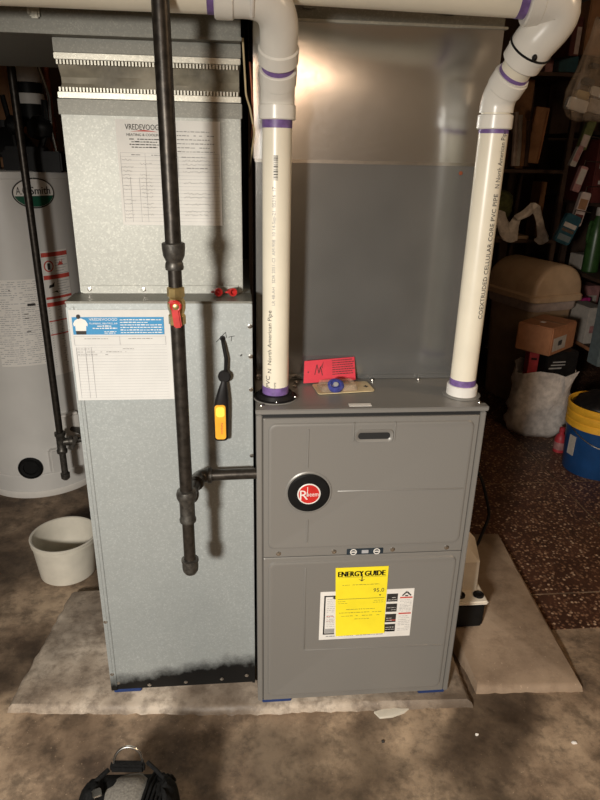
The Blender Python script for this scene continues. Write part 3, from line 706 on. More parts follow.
bm = B(); lathe(bm, [(0.006, 0), (0.006, 0.012), (0.004, 0.013)], (gx+0.001, gy-0.016, 1.187), (0, -1, 0), 14); obj('valve_stem', bm, 'brass', gv)
bm = B(); lathe(bm, [(0.0110, 0), (0.0110, 0.005), (0.009, 0.007), (0.005, 0.0055)], (gx+0.001, gy-0.021, 1.188), (0, -1, 0), 18)
box(bm, gx-0.006, gx+0.009, gy-0.028, gy-0.023, 1.146, 1.188, 0.003, R3(-6, 'Y')); box(bm, gx-0.013, gx+0.004, gy-0.028, gy-0.022, 1.191, 1.199, 0.003)
obj('valve_handle', bm, 'red_enamel', gv)
bm = B(); cyl(bm, (gx, gy, 0.775), (gx, gy, 1.150), 0.0138, 18); obj('pipe', bm, 'iron', G)
bm = B(); lathe(bm, [(0.0135, 0), (0.0180, 0.0), (0.0185, 0.006), (0.0165, 0.010), (0.0165, 0.045), (0.0178, 0.052), (0.0215, 0.060), (0.0225, 0.068), (0.0200, 0.077), (0.0142, 0.079)], (gx, gy, 0.702), (0, 0, 1), 20)
lathe(bm, [(0.0150, 0), (0.0165, 0.022), (0.0205, 0.026), (0.0205, 0.036), (0.0140, 0.038)], (gx, gy, 0.750), (0.12, 1, 0.0), 18)
obj('tee', bm, 'iron_fitting', G)
bm = B(); cyl(bm, (gx+0.006, gy+0.03, 0.750), (gx+0.016, gy+0.105, 0.750), 0.0130, 16); obj('nipple', bm, 'iron', G)
ex, ey = gx+0.020, 0.024
bm = B(); tube(bm, fillet([(gx+0.014, ey-0.034, 0.750), (ex, ey, 0.750), (ex+0.030, ey, 0.750)], 0.022), 0.0158, 18)
lathe(bm, [(0.0190, 0), (0.0195, 0.010), (0.0160, 0.012)], (gx+0.013, ey-0.038, 0.750), (0.12, 1, 0), 18); lathe(bm, [(0.0165, 0), (0.0190, 0.002), (0.0190, 0.010), (0.0135, 0.012)], (ex+0.018, ey, 0.750), (1, 0, 0), 18)
obj('elbow', bm, 'iron_fitting', G)
bm = B(); cyl(bm, (ex+0.02, ey, 0.750), (0.004, ey, 0.752), 0.0132, 18); obj('pipe', bm, 'iron', G)
bm = B(); cyl(bm, (gx, gy, 0.595), (gx, gy, 0.708), 0.0132, 18); obj('drip_leg', bm, 'iron', G)
bm = B(); lathe(bm, [(0.006, 0), (0.013, 0.002), (0.0175, 0.010), (0.0185, 0.022), (0.0175, 0.032), (0.0195, 0.034), (0.0195, 0.039), (0.0133, 0.040)], (gx, gy, 0.563), (0, 0, 1), 20); obj('cap', bm, 'iron_fitting', G)

# ================================================================== PAPER SHEETS
def sheet(name, x0, x1, z0, z1, y, mt, label, skew=0.0):
    t = thing(name, ((x0+x1)/2, y, z0), label, 'paper')
    bm = B(); n = 8; loops = []
    for k in range(n+1):
        q = k/n; z = z0+(z1-z0)*q; c = 0.0012*math.sin(q*5+1)
        loops.append([(x0, y-0.0016-abs(c), z+skew), (x1, y-0.0016-abs(c)*0.5, z), (x1, y-0.0012-abs(c)*0.5, z), (x0, y-0.0012-abs(c), z+skew)])
    loft(bm, loops); obj('sheet', bm, mt, t); return t
yA = YD-0.003
s1 = sheet('service_sheet', -0.400, -0.186, 0.930, 1.138, yA, 'paper', 'white service sheet with blue header stuck to the broad lower duct')
y = yA-0.0034
flat = lambda nm, bm, mt, t: flatobj(nm, bm, mt, t)
bm = B(); quad(bm, -0.394, -0.1995, 1.0835, 1.1225, y); flat('header_panel', bm, 'header_blue', s1)
bm = B()
text(bm, 'VREDEVOOGD', (-0.358, y-0.0003, 1.1145), (1, 0, 0), (0, 0, 1), 0.0085, 0.060); text(bm, 'PLUMBING, HEATING, AIR', (-0.358, y-0.0003, 1.1065), (1, 0, 0), (0, 0, 1), 0.0055, 0.060)
dashes(bm, -0.342, -0.312, 1.1015, y-0.0003, 0.0026, 1, 2); dashes(bm, -0.352, -0.300, 1.0965, y-0.0003, 0.0026, 1, 3); dashes(bm, -0.328, -0.302, 1.0895, y-0.0003, 0.0016, 1, 4); dashes(bm, -0.328, -0.304, 1.0862, y-0.0003, 0.0014, 1, 5)
for i in range(6): dashes(bm, -0.293, -0.203 - (0.03 if i == 1 else 0), 1.1155-i*0.0057, y-0.0003, 0.0022, 1, 40+i)
# printed figure in a white shirt (a generic silhouette)
def poly(bm, pts, y): bm.faces.new([bm.verts.new((px, y, pz)) for px, pz in pts])
poly(bm, [(-0.388, 1.092), (-0.366, 1.092), (-0.365, 1.104), (-0.3625, 1.102), (-0.3615, 1.108), (-0.366, 1.116), (-0.374, 1.1195), (-0.381, 1.1195), (-0.388, 1.115), (-0.392, 1.108), (-0.391, 1.102), (-0.388, 1.104)], y-0.0004)
flat('header_lettering', bm, 'label_white', s1)
bm = B()
poly(bm, [(-0.3875, 1.084), (-0.3665, 1.084), (-0.366, 1.092), (-0.388, 1.092)], y-0.0005); poly(bm, [(-0.380+0.0042*math.cos(a), 1.1235+0.0052*math.sin(a)) for a in [2*math.pi*k/12 for k in range(12)]], y-0.0006)
flat('header_figure', bm, 'ink', s1)
bm = B()
x0, x1 = -0.394, -0.198
for z in (1.079, 1.0595): quad(bm, x0, x1, z, z+0.0006, y)
for z0, z1, xs in ((1.0595, 1.079, (x0, -0.297, x1)), (0.936, 1.0545, (-0.392, -0.373, -0.360))):
    for x in xs: quad(bm, x, x+0.0006, z0, z1, y)
for i in range(19): quad(bm, -0.392, -0.196, 1.0545-i*0.0066, 1.0545-i*0.0066+0.0004, y)
flat('ruled_lines', bm, 'ink_pale', s1)
bm = B()
dashes(bm, -0.372, -0.322, 1.0735, y-0.0002, 0.0018, 1, 8); dashes(bm, -0.278, -0.225, 1.0735, y-0.0002, 0.0018, 1, 9); dashes(bm, -0.391, -0.364, 1.0505, y-0.0002, 0.0014, 1, 10); dashes(bm, -0.292, -0.268, 1.0505, y-0.0002, 0.0014, 1, 11)
dashes(bm, -0.390, -0.285, 1.0435, y-0.0002, 0.0016, 0.8, 12); dashes(bm, -0.390, -0.325, 1.0370, y-0.0002, 0.0016, 0.8, 13)
flat('handwriting', bm, 'ink_grey', s1)
yB = YU-0.001
s2_ = sheet('service_sheet', -0.284, -0.069, 1.307, 1.518, yB, 'paper_aged', 'older handwritten service sheet on the upper duct behind the gas pipe')
y = yB-0.0034
bm = B()
text(bm, 'VREDEVOOGD', (-0.265, y, 1.4985), (1, 0, 0), (0, 0, 1), 0.0155, 0.078)
text(bm, 'HEATING & COOLING', (-0.263, y, 1.4865), (1, 0, 0), (0, 0, 1), 0.0070, 0.072)
for i in range(4): dashes(bm, -0.258+0.004*(i % 2), -0.196-0.005*(i % 2), 1.4795-i*0.0052, y, 0.0020, 0.95, 70+i)
flat('letterhead', bm, 'ink', s2_)
bm = B(); poly(bm, [(-0.256, 1.4945), (-0.238, 1.4972), (-0.226, 1.4985), (-0.212, 1.4970), (-0.197, 1.4945), (-0.212, 1.4953), (-0.240, 1.4953)], y); flat('letterhead_roof', bm, 'ink_red', s2_)
bm = B()
for i in range(6): dashes(bm, -0.160, -0.082 + (0 if i % 2 else -0.01), 1.496-i*0.0078, y, 0.0019, 0.95, 90+i)
dashes(bm, -0.256, -0.236, 1.4490, y, 0.0018, 1, 101); dashes(bm, -0.215, -0.185, 1.4490, y, 0.0018, 1, 102); dashes(bm, -0.152, -0.100, 1.4460, y, 0.0020, 1, 103); dashes(bm, -0.142, -0.098, 1.4240, y, 0.0022, 1, 104)
rr = random.Random(11)
for i in range(17):   # scrawled handwriting
    z = 1.438-i*0.0074
    for (a, b) in ((-0.277, -0.245), (-0.240, -0.200), (-0.198, -0.150), (-0.150, -0.080)):
        if rr.random() < (0.75 if a < -0.16 else 0.35):
            x = a; pts = []
            while x < b-rr.random()*0.02: pts.append((x, z+rr.uniform(0, 0.0040))); x += rr.uniform(0.0012, 0.003)
            if len(pts) > 2: stroke(bm, pts, y, 0.0005)
flat('handwriting', bm, 'ink_grey', s2_)
bm = B()
for i in range(20): quad(bm, -0.279, -0.073, 1.4535-i*0.0073, 1.4535-i*0.0073+0.0004, y+0.0002)
for x in (-0.279, -0.262, -0.243, -0.229): quad(bm, x, x+0.0005, 1.313, 1.405, y+0.0002)
for x in (-0.279, -0.228, -0.16, -0.073): quad(bm, x, x+0.0005, 1.405, 1.4535, y+0.0002)
flat('ruled_lines', bm, 'ink_pale', s2_)

# ================================================================== SMALL THINGS ON THE DUCT AND FURNACE
TS = thing('probe_tester', (-0.08, YD-0.02, 0.832), 'black and amber handheld tester hanging by its bent probe from the duct hole', 'tester')
bm = B(); tube(bm, fillet([(-0.073, YD+0.01, 1.072), (-0.073, YD-0.010, 1.072), (-0.066, YD-0.016, 1.030), (-0.068, YD-0.016, 0.985), (-0.072, YD-0.018, 0.968)], 0.02, 5), 0.0042, 10); obj('probe', bm, 'rubber', TS)
bm = B(); lathe(bm, [(0.012, 0), (0.0145, 0.004), (0.0145, 0.010), (0.012, 0.012)], (-0.0705, YD-0.0100, 0.988), (0, -1, 0), 18); obj('hook', bm, 'rubber', TS)
bm = B()
prof = [(0.832, 0.0135, 0.010, -0.0815), (0.836, 0.0165, 0.013, -0.0815), (0.900, 0.0165, 0.014, -0.0795), (0.930, 0.0155, 0.013, -0.0778), (0.955, 0.0110, 0.011, -0.0750), (0.972, 0.0070, 0.008, -0.0725), (0.978, 0.005, 0.006, -0.072)]
loft(bm, [[(cx_+rx*math.copysign(abs(math.cos(a))**0.6, math.cos(a)), YD-0.018+ry*math.copysign(abs(math.sin(a))**0.6, math.sin(a)), z) for a in [2*math.pi*k/20 for k in range(20)]] for z, rx, ry, cx_ in prof])
obj('handle', bm, 'rubber', TS)
bm = B(); yt = YD-0.0322
loft(bm, [[(px, yt, pz) for px, pz in rrect(-0.0945, -0.0690, 0.838, 0.924, 0.007)], [(px, yt-0.0018, pz) for px, pz in rrect(-0.0935, -0.0700, 0.839, 0.923, 0.006)]]); obj('grip_panel', bm, 'tester_amber', TS)
bm = B(); loft(bm, [[(px, yt-0.001, pz) for px, pz in rrect(-0.0920, -0.0710, 0.894, 0.9205, 0.008)], [(px, yt-0.0026, pz) for px, pz in rrect(-0.0910, -0.0720, 0.895, 0.9195, 0.007)]]); obj('lamp_window', bm, 'tester_yellow', TS)
bm = B(); text(bm, 'Fieldpiece', (-0.0805, yt-0.0022, 0.880), (0, 0, -1), (1, 0, 0), 0.0065, 0.028); obj('lettering', bm, 'ink_red', TS, smooth=0)
def wire_nut(x, y, label, rz):
    d = Vector((math.cos(rz)*0.5, -0.9, 0.05)).normalized()
    t = thing('wire_nut', (x, y, ZDT+0.002), label, 'wire nut', 'red wire nuts on the duct ledge')
    bm = B(); d2, u, v = frame(d); loops = []; base = Vector((x, y, ZDT+0.0125))
    for h, r in ((0, 0.0055), (0.002, 0.0060), (0.012, 0.0080), (0.016, 0.0088), (0.021, 0.0088), (0.021, 0.0065), (0.012, 0.0040)):
        loops.append([base+d2*h+(r*(1+0.09*(k % 2)))*(math.cos(2*math.pi*k/20)*u+math.sin(2*math.pi*k/20)*v) for k in range(20)])
    loft(bm, loops); obj('shell', bm, 'red_enamel', t)
    bm = B(); box(bm, x-0.0095, x+0.0095, y-0.013, y-0.009, ZDT+0.0105, ZDT+0.0145, 0.001, R3(math.degrees(rz)*0.2)); obj('wing', bm, 'red_enamel', t)
wire_nut(-0.0885, 0.122, 'left of two red wire nuts lying on the duct ledge', -0.6)
wire_nut(-0.0565, 0.122, 'right of two red wire nuts lying on the duct ledge', 0.5)
# red card leaning against the coil case
RC = thing('red_card', (0.187, 0.175, ZT), 'bright red printed card leaning behind the blister pack on the furnace', 'card')
bm = B(); pz = [(0.121, 0.160, ZT+0.004), (0.255, 0.176, ZT+0.006), (0.252, 0.1945, 0.985), (0.124, 0.1785, 0.980)]
n = Vector((0.1, -0.98, 0.2)).normalized()*0.0012
loft(bm, [[Vector(p) for p in pz], [Vector(p)+n for p in pz]]); obj('card', bm, 'card_red', RC)
bm = B()
def onc(a, b): 
    p = [Vector(q)+n*2.2 for q in pz]; lo = p[0].lerp(p[1], a); hi = p[3].lerp(p[2], a); return lo.lerp(hi, b)
for i in range(7):
    for (a0, a1) in ((0.55, 0.95),):
        z = 0.90-i*0.10
        a = a0
        while a < a1:
            e = a+random.uniform(0.02, 0.06); bm.faces.new([bm.verts.new(onc(*q)) for q in ((a, z), (e, z), (e, z+0.035), (a, z+0.035))]); a = e+0.012
pts = [(0.20, 0.35), (0.24, 0.8), (0.28, 0.4), (0.31, 0.7), (0.35, 0.3)]
for a, b in zip(pts[:-1], pts[1:]): bm.faces.new([bm.verts.new(onc(*q)) for q in (a, (a[0]+0.012, a[1]), (b[0]+0.012, b[1]), b)])
bm.faces.new([bm.verts.new(onc(*q)) for q in ((0.33, 0.70), (0.38, 0.92), (0.35, 0.70), (0.36, 0.62))]); bm.faces.new([bm.verts.new(onc(*q)) for q in ((0.08, 0.45), (0.095, 0.49), (0.08, 0.53), (0.065, 0.49))])
obj('card_print', bm, 'ink', RC, smooth=0)
BP = thing('blister_pack', (0.217, 0.125, ZT), 'tan blister pack holding a blue part, lying in front of the red card', 'package')
rot = R3(7)
def rz(p, c=(0.217, 0.125)): v = rot @ Vector((p[0]-c[0], p[1]-c[1], p[2])); return (v.x+c[0], v.y+c[1], p[2])
bm = B(); loft(bm, [[rz((px, py, ZT+0.0015)) for px, py in rrect(0.146, 0.288, 0.095, 0.165, 0.008)], [rz((px, py, ZT+0.0035)) for px, py in rrect(0.146, 0.288, 0.095, 0.165, 0.008)]]); obj('backing_card', bm, 'blister_card', BP)
bm = B(); loft(bm, [[rz((px, py, ZT+0.0035)) for px, py in rrect(0.156, 0.250, 0.103, 0.160, 0.010)], [rz((px, py, ZT+0.016)) for px, py in rrect(0.160, 0.246, 0.107, 0.156, 0.010)], [rz((px, py, ZT+0.0185)) for px, py in rrect(0.166, 0.240, 0.112, 0.151, 0.008)]])
obj('blister', bm, 'bag_clear', BP)
bm = B(); lathe(bm, [(0.018, 0), (0.020, 0.004), (0.020, 0.010), (0.013, 0.013), (0.013, 0.009), (0.004, 0.009)], (0.194, 0.112, ZT+0.010), (0.0, -0.5, 0.85), 18); obj('blue_fitting', bm, 'blue_plastic', BP)
bm = B(); lathe(bm, [(0.0065, 0), (0.0065, 0.002)], (0.194, 0.1055, ZT+0.020), (0.0, -0.5, 0.85), 12); obj('fitting_core', bm, 'ink_pale', BP)
bm = B(); box(bm, 0.268, 0.279, 0.132, 0.136, ZT+0.0036, ZT+0.0042); box(bm, 0.272, 0.275, 0.127, 0.141, ZT+0.0036, ZT+0.0042); obj('hang_slot', bm, 'ink', BP)

# ================================================================== WATER HEATER
hx, hy, hr, HT = -0.985, 1.510, 0.270, 1.378
H = thing('water_heater', (hx, hy, 0), 'pale grey cylindrical gas water heater behind the duct', 'water heater')
bm = B(); lathe(bm, [(hr-0.012, 0.012), (hr, 0.020), (hr, 0.105), (hr-0.003, 0.108), (hr-0.003, 0.112), (hr, 0.115), (hr, HT-0.03), (hr+0.003, HT-0.028), (hr+0.003, HT-0.004), (hr-0.004, HT)], (hx, hy, 0), (0, 0, 1), 64); obj('tank_jacket', bm, 'tank_grey', H)
bm = B(); lathe(bm, [(hr+0.002, 0), (hr+0.004, 0.004), (hr+0.004, 0.030), (hr+0.001, 0.032)], (hx, hy, 0), (0, 0, 1), 64, True, False); obj('base_ring', bm, 'white_enamel', H)
def ca(u_, z, r=hr, e=0.0006):
    """point on the jacket at arc length u_ from the point facing the camera"""
    a0 = math.atan2(CAM.y-hy, CAM.x-hx); a = a0+u_/r; return Vector((hx+(r+e)*math.cos(a), hy+(r+e)*math.sin(a), z))
def wrapquad(bm, u0_, u1_, z0, z1, e, n=6):
    for k in range(n):
        a, b = u0_+(u1_-u0_)*k/n, u0_+(u1_-u0_)*(k+1)/n
        bm.faces.new([bm.verts.new(ca(*q, e=e)) for q in ((a, z0), (b, z0), (b, z1), (a, z1))])
def wraplabel(name, u0_, u1_, z0, z1, mt, e=0.0012):
    bm = B(); n = 10
    o = [ca(u0_+(u1_-u0_)*k/n, 0, e=e) for k in range(n+1)]; i_ = [ca(u0_+(u1_-u0_)*k/n, 0, e=0.0001) for k in range(n+1)]
    pl = o+i_[::-1]; loft(bm, [[(p.x, p.y, z0) for p in pl], [(p.x, p.y, z1) for p in pl]]); return obj(name, bm, mt, H)
def wtext(bm, s, u_, z, size, width, e=0.0022):
    text(bm, s, (0, 0, 0), (1, 0, 0), (0, 0, 1), size, width, 'L', lambda x, y: ca(u_+x, z+y, e=e))
# oval badge
def woval(bm, uc, zc, a, b, e, zmax=None, n=24):
    """an oval decal following the curve of the jacket, optionally cut off above zmax"""
    for k in range(n):
        c0, c1 = -math.cos(math.pi*k/n), -math.cos(math.pi*(k+1)/n)
        h0, h1 = b*math.sqrt(max(0, 1-c0*c0)), b*math.sqrt(max(0, 1-c1*c1))
        t0, t1 = (zc+h0, zc+h1) if zmax is None else (min(zmax, zc+h0), min(zmax, zc+h1))
        q = [(uc+a*c0, zc-h0), (uc+a*c1, zc-h1), (uc+a*c1, max(t1, zc-h1)), (uc+a*c0, max(t0, zc-h0))]
        bm.faces.new([bm.verts.new(ca(p, z, e=e)) for p, z in q])
bc, bz = 0.098, 1.298
bm = B(); woval(bm, bc, bz, 0.082, 0.056, 0.003); obj('badge_rim', bm, 'ink', H, smooth=0)
bm = B(); woval(bm, bc, bz, 0.077, 0.051, 0.0036); obj('badge_face', bm, 'label_white', H, smooth=0)
bm = B(); woval(bm, bc, bz, 0.076, 0.050, 0.0042, bz-0.010); obj('badge_lower', bm, 'badge_green', H, smooth=0)
bm = B(); wtext(bm, 'A.O.', bc-0.068, bz-0.004, 0.040, 0.046, 0.0046); wtext(bm, 'Smith', bc-0.018, bz-0.004, 0.040, 0.080, 0.0046)
for q in (0.001,): wtext(bm, 'Smith', bc-0.018+q, bz-0.004, 0.040, 0.080, 0.0047)
obj('badge_lettering', bm, 'ink', H, smooth=0)
LO = 0.045
wraplabel('instruction_sheet', -0.160+LO, 0.020+LO, 0.620, 0.975, 'label_white')
bm = B()
for i in range(40):
    z = 0.965-i*0.0086
    for (a, b) in ((-0.158+LO, -0.062+LO), (-0.055+LO, 0.014+LO)):
        x = a; rr = random.Random(i*3+int(a*1000))
        while x < b-0.004:
            e = min(b, x+rr.uniform(0.006, 0.020)); 
            if rr.random() < 0.8: wrapquad(bm, x, e, z, z+0.0022, 0.0016, 1)
            x = e+0.003
obj('sheet_print', bm, 'ink_pale', H, smooth=0)
bm = B(); wrapquad(bm, -0.030+LO, 0.000+LO, 0.868, 0.878, 0.0018, 2); wrapquad(bm, -0.046+LO, -0.030+LO, 0.835, 0.8385, 0.0018, 1); wrapquad(bm, -0.046+LO, -0.030+LO, 0.818, 0.8215, 0.0018, 1); wrapquad(bm, -0.046+LO, -0.030+LO, 0.762, 0.7655, 0.0018, 1); wrapquad(bm, -0.092+LO, -0.086+LO, 0.932, 0.936, 0.0018, 1); obj('sheet_bold_print', bm, 'ink', H, smooth=0)
wraplabel('warning_sheet', 0.045+LO, 0.165+LO, 0.560, 1.078, 'label_white')
bm = B()
for z0, z1 in ((1.055, 1.072), (0.965, 0.982), (0.885, 0.895), (0.855, 0.872), (0.792, 0.797), (0.735, 0.740)): wrapquad(bm, 0.045+LO, 0.165+LO, z0, z1, 0.0018)
for k in range(16):
    a0, a1 = 2*math.pi*k/16, 2*math.pi*(k+1)/16
    bm.faces.new([bm.verts.new(ca(LO+0.072+r*math.cos(a), 1.018+r*math.sin(a)*1.1, e=0.0018)) for r, a in ((0.021, a0), (0.021, a1), (0.016, a1), (0.016, a0))])
wrapquad(bm, 0.112+LO, 0.138+LO, 1.018, 1.024, 0.0018, 2); bm.faces.new([bm.verts.new(ca(LO+p, z, e=0.0018)) for p, z in ((0.116, 1.024), (0.124, 1.036), (0.130, 1.028), (0.136, 1.044), (0.134, 1.024))])
obj('warning_red_print', bm, 'ink_red', H, smooth=0)
bm = B()
bm.faces.new([bm.verts.new(ca(LO+p, z, e=0.0018)) for p, z in ((0.062, 0.93), (0.085, 0.935), (0.088, 0.955), (0.078, 0.945), (0.064, 0.942))])
bm.faces.new([bm.verts.new(ca(LO+p, z, e=0.0018)) for p, z in ((0.072, 0.912), (0.096, 0.918), (0.102, 0.906), (0.090, 0.912))])
bm.faces.new([bm.verts.new(ca(LO+p, z, e=0.0018)) for p, z in ((0.066, 1.004), (0.078, 1.004), (0.078, 1.030), (0.066, 1.030))])
obj('warning_black_print', bm, 'ink', H, smooth=0)
bm = B()
for i in range(44):
    z = 1.048-i*0.0105
    if any(a < z < b for a, b in ((0.96, 0.985), (0.85, 0.90))): continue
    a = 0.100 if z > 0.90 else 0.050
    wrapquad(bm, a+LO, 0.160+LO-0.01*(i % 3), z, z+0.002, 0.0016, 2)
obj('warning_fine_print', bm, 'ink_pale', H, smooth=0)
# burner inspection port near the foot
pc = ca(-0.066, 0.150, e=0.0); nrm = (pc-Vector((hx, hy, 0.150))); nrm.z = 0
bm = B(); lathe(bm, [(0.052, -0.01), (0.052, 0.004), (0.047, 0.008), (0.044, 0.002), (0.036, 0.001), (0.036, 0.005), (0.030, 0.005), (0.028, 0.0), (0.0, 0.0)], pc, nrm, 30); obj('inspection_port', bm, 'black_plastic', H)
# burner cover panel low on the right + gas control
pc = ca(0.085, 0.17); a0 = math.atan2(pc.y-hy, pc.x-hx); Rg = Matrix.Rotation(a0+math.pi/2, 3, 'Z')
bm = B(); box(bm, pc.x-0.075, pc.x+0.075, pc.y-0.020, pc.y+0.03, 0.120, 0.232, 0.006, Rg); obj('burner_cover', bm, 'tank_grey', H)
pc2 = ca(0.115, 0.31); bm = B(); box(bm, pc2.x-0.045, pc2.x+0.045, pc2.y-0.035, pc2.y+0.035, 0.245, 0.385, 0.010, Rg); obj('gas_control', bm, 'white_enamel', H)
# draft hood, vent and water connections on top
bm = B(); lathe(bm, [(0.115, 0), (0.120, 0.010), (0.120, 0.018), (0.075, 0.085), (0.052, 0.110), (0.052, 0.135)], (hx+0.03, hy, HT+0.045), (0, 0, 1), 30); obj('draft_hood', bm, 'black_plastic', H)
for k in range(4):
    a = math.pi/4+k*math.pi/2; bm = B(); box(bm, hx+0.03+0.10*math.cos(a)-0.008, hx+0.03+0.10*math.cos(a)+0.008, hy+0.10*math.sin(a)-0.004, hy+0.10*math.sin(a)+0.004, HT-0.005, HT+0.050); obj('hood_leg', bm, 'black_plastic', H)
p = atp(33, 160, 1.34)
bm = B(); box(bm, p.x-0.10, p.x+0.115, 1.30, 1.40, HT-0.004, HT+0.070, 0.006); box(bm, p.x-0.09, p.x+0.05, 1.31, 1.39, HT+0.065, HT+0.085, 0.004); obj('top_control_box', bm, 'black_plastic', H)
fx, fy = atp(30, 100, hy).x, hy
bm = B(); cyl(bm, (fx, fy, HT+0.16), (fx, fy, 1.700), 0.050, 24); obj('vent_pipe_lower', bm, 'black_plastic', H)
bm = B(); cyl(bm, (fx, fy, 1.618), (fx, fy, 1.656), 0.054, 24, 0.002); obj('vent_collar', bm, 'label_white', H)
bm = B(); cyl(bm, (fx, fy, 1.695), (fx, fy, ZC-0.002), 0.0525, 24); obj('vent_pipe_upper', bm, 'pack_white', H)
p = atp(50, 110, 1.55); bm = B(); cyl(bm, (p.x, p.y, HT-0.01), (p.x, p.y, ZC-0.002), 0.014, 14); cyl(bm, (p.x, p.y, HT+0.14), (p.x, p.y, HT+0.20), 0.018, 14, 0.003); obj('water_pipe', bm, 'copper', H)
p = atp(45, 85, 1.36); q = atp(61, 165, 1.36)
bm = B(); tube(bm, [(p.x-0.02, 1.37, 1.74), (p.x+0.01, 1.36, p.z-0.04), (q.x-0.02, 1.36, q.z+0.12), (q.x-0.006, 1.37, HT-0.004)], 0.006, 8); obj('relief_tube', bm, 'steel', H)
p = atp(52, 168, 1.30); bm = B(); lathe(bm, [(0.012, 0), (0.017, 0.004), (0.017, 0.018), (0.011, 0.020), (0.011, 0.05)], (p.x, 1.33, HT-0.003), (0, 0, 1), 12); obj('relief_valve', bm, 'brass', H)
bm = B(); ellipsoid(bm, atp(14, 125, 1.33), 0.035, 0.03, 0.035, 14, 8, 0.1); ellipsoid(bm, atp(40, 128, 1.35), 0.05, 0.03, 0.04, 14, 8, 0.15); tube(bm, [atp(2, 95, 1.33), atp(12, 130, 1.33), atp(16, 150, 1.33)], 0.010, 8); tube(bm, [atp(44, 100, 1.36), atp(46, 130, 1.35), atp(40, 152, 1.35)], 0.012, 8); obj('wiring_harness', bm, 'black_plastic', H)
# gas supply line of the heater
L2 = thing('gas_pipe', (-0.80, 1.13, 0.2), 'thin black iron gas line running down in front of the water heater', 'gas pipe')
p0, p1 = atp(14.5, 70, 1.13), atp(57, 432, 1.13)
px, py = (p0.x+p1.x)/2, 1.13
bm = B(); tube(bm, fillet([(p0.x-0.45, 1.13, 1.80), (px, py, 1.755), (px, py, 0.36)], 0.04), 0.0140, 14); obj('pipe', bm, 'iron', L2)
bm = B(); lathe(bm, [(0.014, 0), (0.021, 0.002), (0.022, 0.014), (0.018, 0.020), (0.018, 0.075), (0.022, 0.082), (0.022, 0.095), (0.014, 0.097)], (px, py, 0.275), (0, 0, 1), 14); lathe(bm, [(0.015, 0), (0.018, 0.03), (0.022, 0.034), (0.022, 0.046), (0.013, 0.048)], (px, py, 0.325), (1, 0.25, 0), 14); obj('tee', bm, 'iron_fitting', L2)
bm = B(); cyl(bm, (px, py, 0.165), (px, py, 0.285), 0.0135, 14); lathe(bm, [(0.010, 0), (0.018, 0.008), (0.019, 0.030), (0.0135, 0.032)], (px, py, 0.150), (0, 0, 1), 14); obj('drip_leg', bm, 'iron_fitting', L2)
bm = B(); tube(bm, fillet([(px+0.03, py+0.008, 0.325), (px+0.10, py+0.03, 0.325), (px+0.13, 1.20, 0.315), (pc2.x, pc2.y-0.01, 0.315)], 0.025), 0.0115, 12); obj('branch_pipe', bm, 'iron_fitting', L2)
bm = B(); box(bm, px+0.045, px+0.062, py-0.012, py-0.004, 0.29, 0.36, 0.003, R3(25, 'Y')); obj('valve_lever', bm, 'iron_fitting', L2)
# ================================================================== BUCKET
bx_, by_ = -0.683, 0.700
bm = B()
prof = [(0.088, 0.001), (0.092, 0.0), (0.098, 0.006), (0.113, 0.150), (0.117, 0.151), (0.118, 0.160), (0.114, 0.162), (0.109, 0.160), (0.0945, 0.010), (0.0, 0.008)]
lathe(bm, prof, (bx_, by_, 0.0), (0, 0, 1), 44, True, False)
BK = thing('bucket', (bx_, by_, 0), 'small empty off-white plastic bucket on the floor left of the duct', 'bucket')
obj('bucket_body', bm, 'bucket_cream', BK)
bm = B(); lathe(bm, [(0.114, 0.138), (0.1155, 0.139), (0.1162, 0.148), (0.1145, 0.149)], (bx_, by_, 0), (0, 0, 1), 44, False, False); obj('rim_band', bm, 'bucket_cream', BK)
# ================================================================== CONDENSATE PUMP
PU = thing('condensate_pump', (0.68, 0.33, 0.043), 'small condensate pump with white top and black tank beside the furnace', 'pump')
bm = B(); box(bm, 0.575, 0.733, 0.254, 0.395, 0.0435, 0.138, 0.008); obj('tank', bm, 'black_plastic', PU)
bm = B(); box(bm, 0.569, 0.739, 0.248, 0.401, 0.136, 0.150, 0.005); obj('lid', bm, 'pump_white', PU)
bm = B()
t0 = [(px, py, 0.149) for px, py in rrect(0.640, 0.722, 0.305, 0.392, 0.010)]; t1 = [(px, py, 0.258+(0.045 if py > 0.35 else 0.0)) for px, py in rrect(0.646, 0.720, 0.308, 0.388, 0.010)]
t2 = [(0.5*px+0.5*0.668, 0.6*py+0.4*0.375, pz+0.030) for px, py, pz in t1]
loft(bm, [t0, t1, t2]); obj('motor_cover', bm, 'pump_white', PU)
for x, yq, r in ((0.716, 0.282, 0.0175), (0.655, 0.285, 0.0175)):
    bm = B(); lathe(bm, [(r, 0), (r, 0.006), (r*0.8, 0.008), (r*0.6, 0.004), (0.0, 0.004)], (x, yq, 0.149), (0, 0, 1), 20); obj('port', bm, 'rubber', PU)
bm = B(); tube(bm, fillet([(0.655, 0.285, 0.15), (0.652, 0.285, 0.24), (0.64, 0.33, 0.36), (0.60, 0.42, 0.44), (0.54, 0.45, 0.46)], 0.06, 6), 0.006, 10); obj('drain_tube', bm, 'clear_tube', PU)
a_, b_, c_ = atp(474, 553, 0.40), atp(490, 515, 0.52), atp(482, 478, 0.62)
bm = B(); tube(bm, fillet([(0.672, 0.37, 0.29), a_, b_, c_, (0.60, 0.70, 0.66), (0.56, 0.745, 0.80)], 0.08, 6), 0.0055, 10); obj('power_cord', bm, 'rubber', PU)
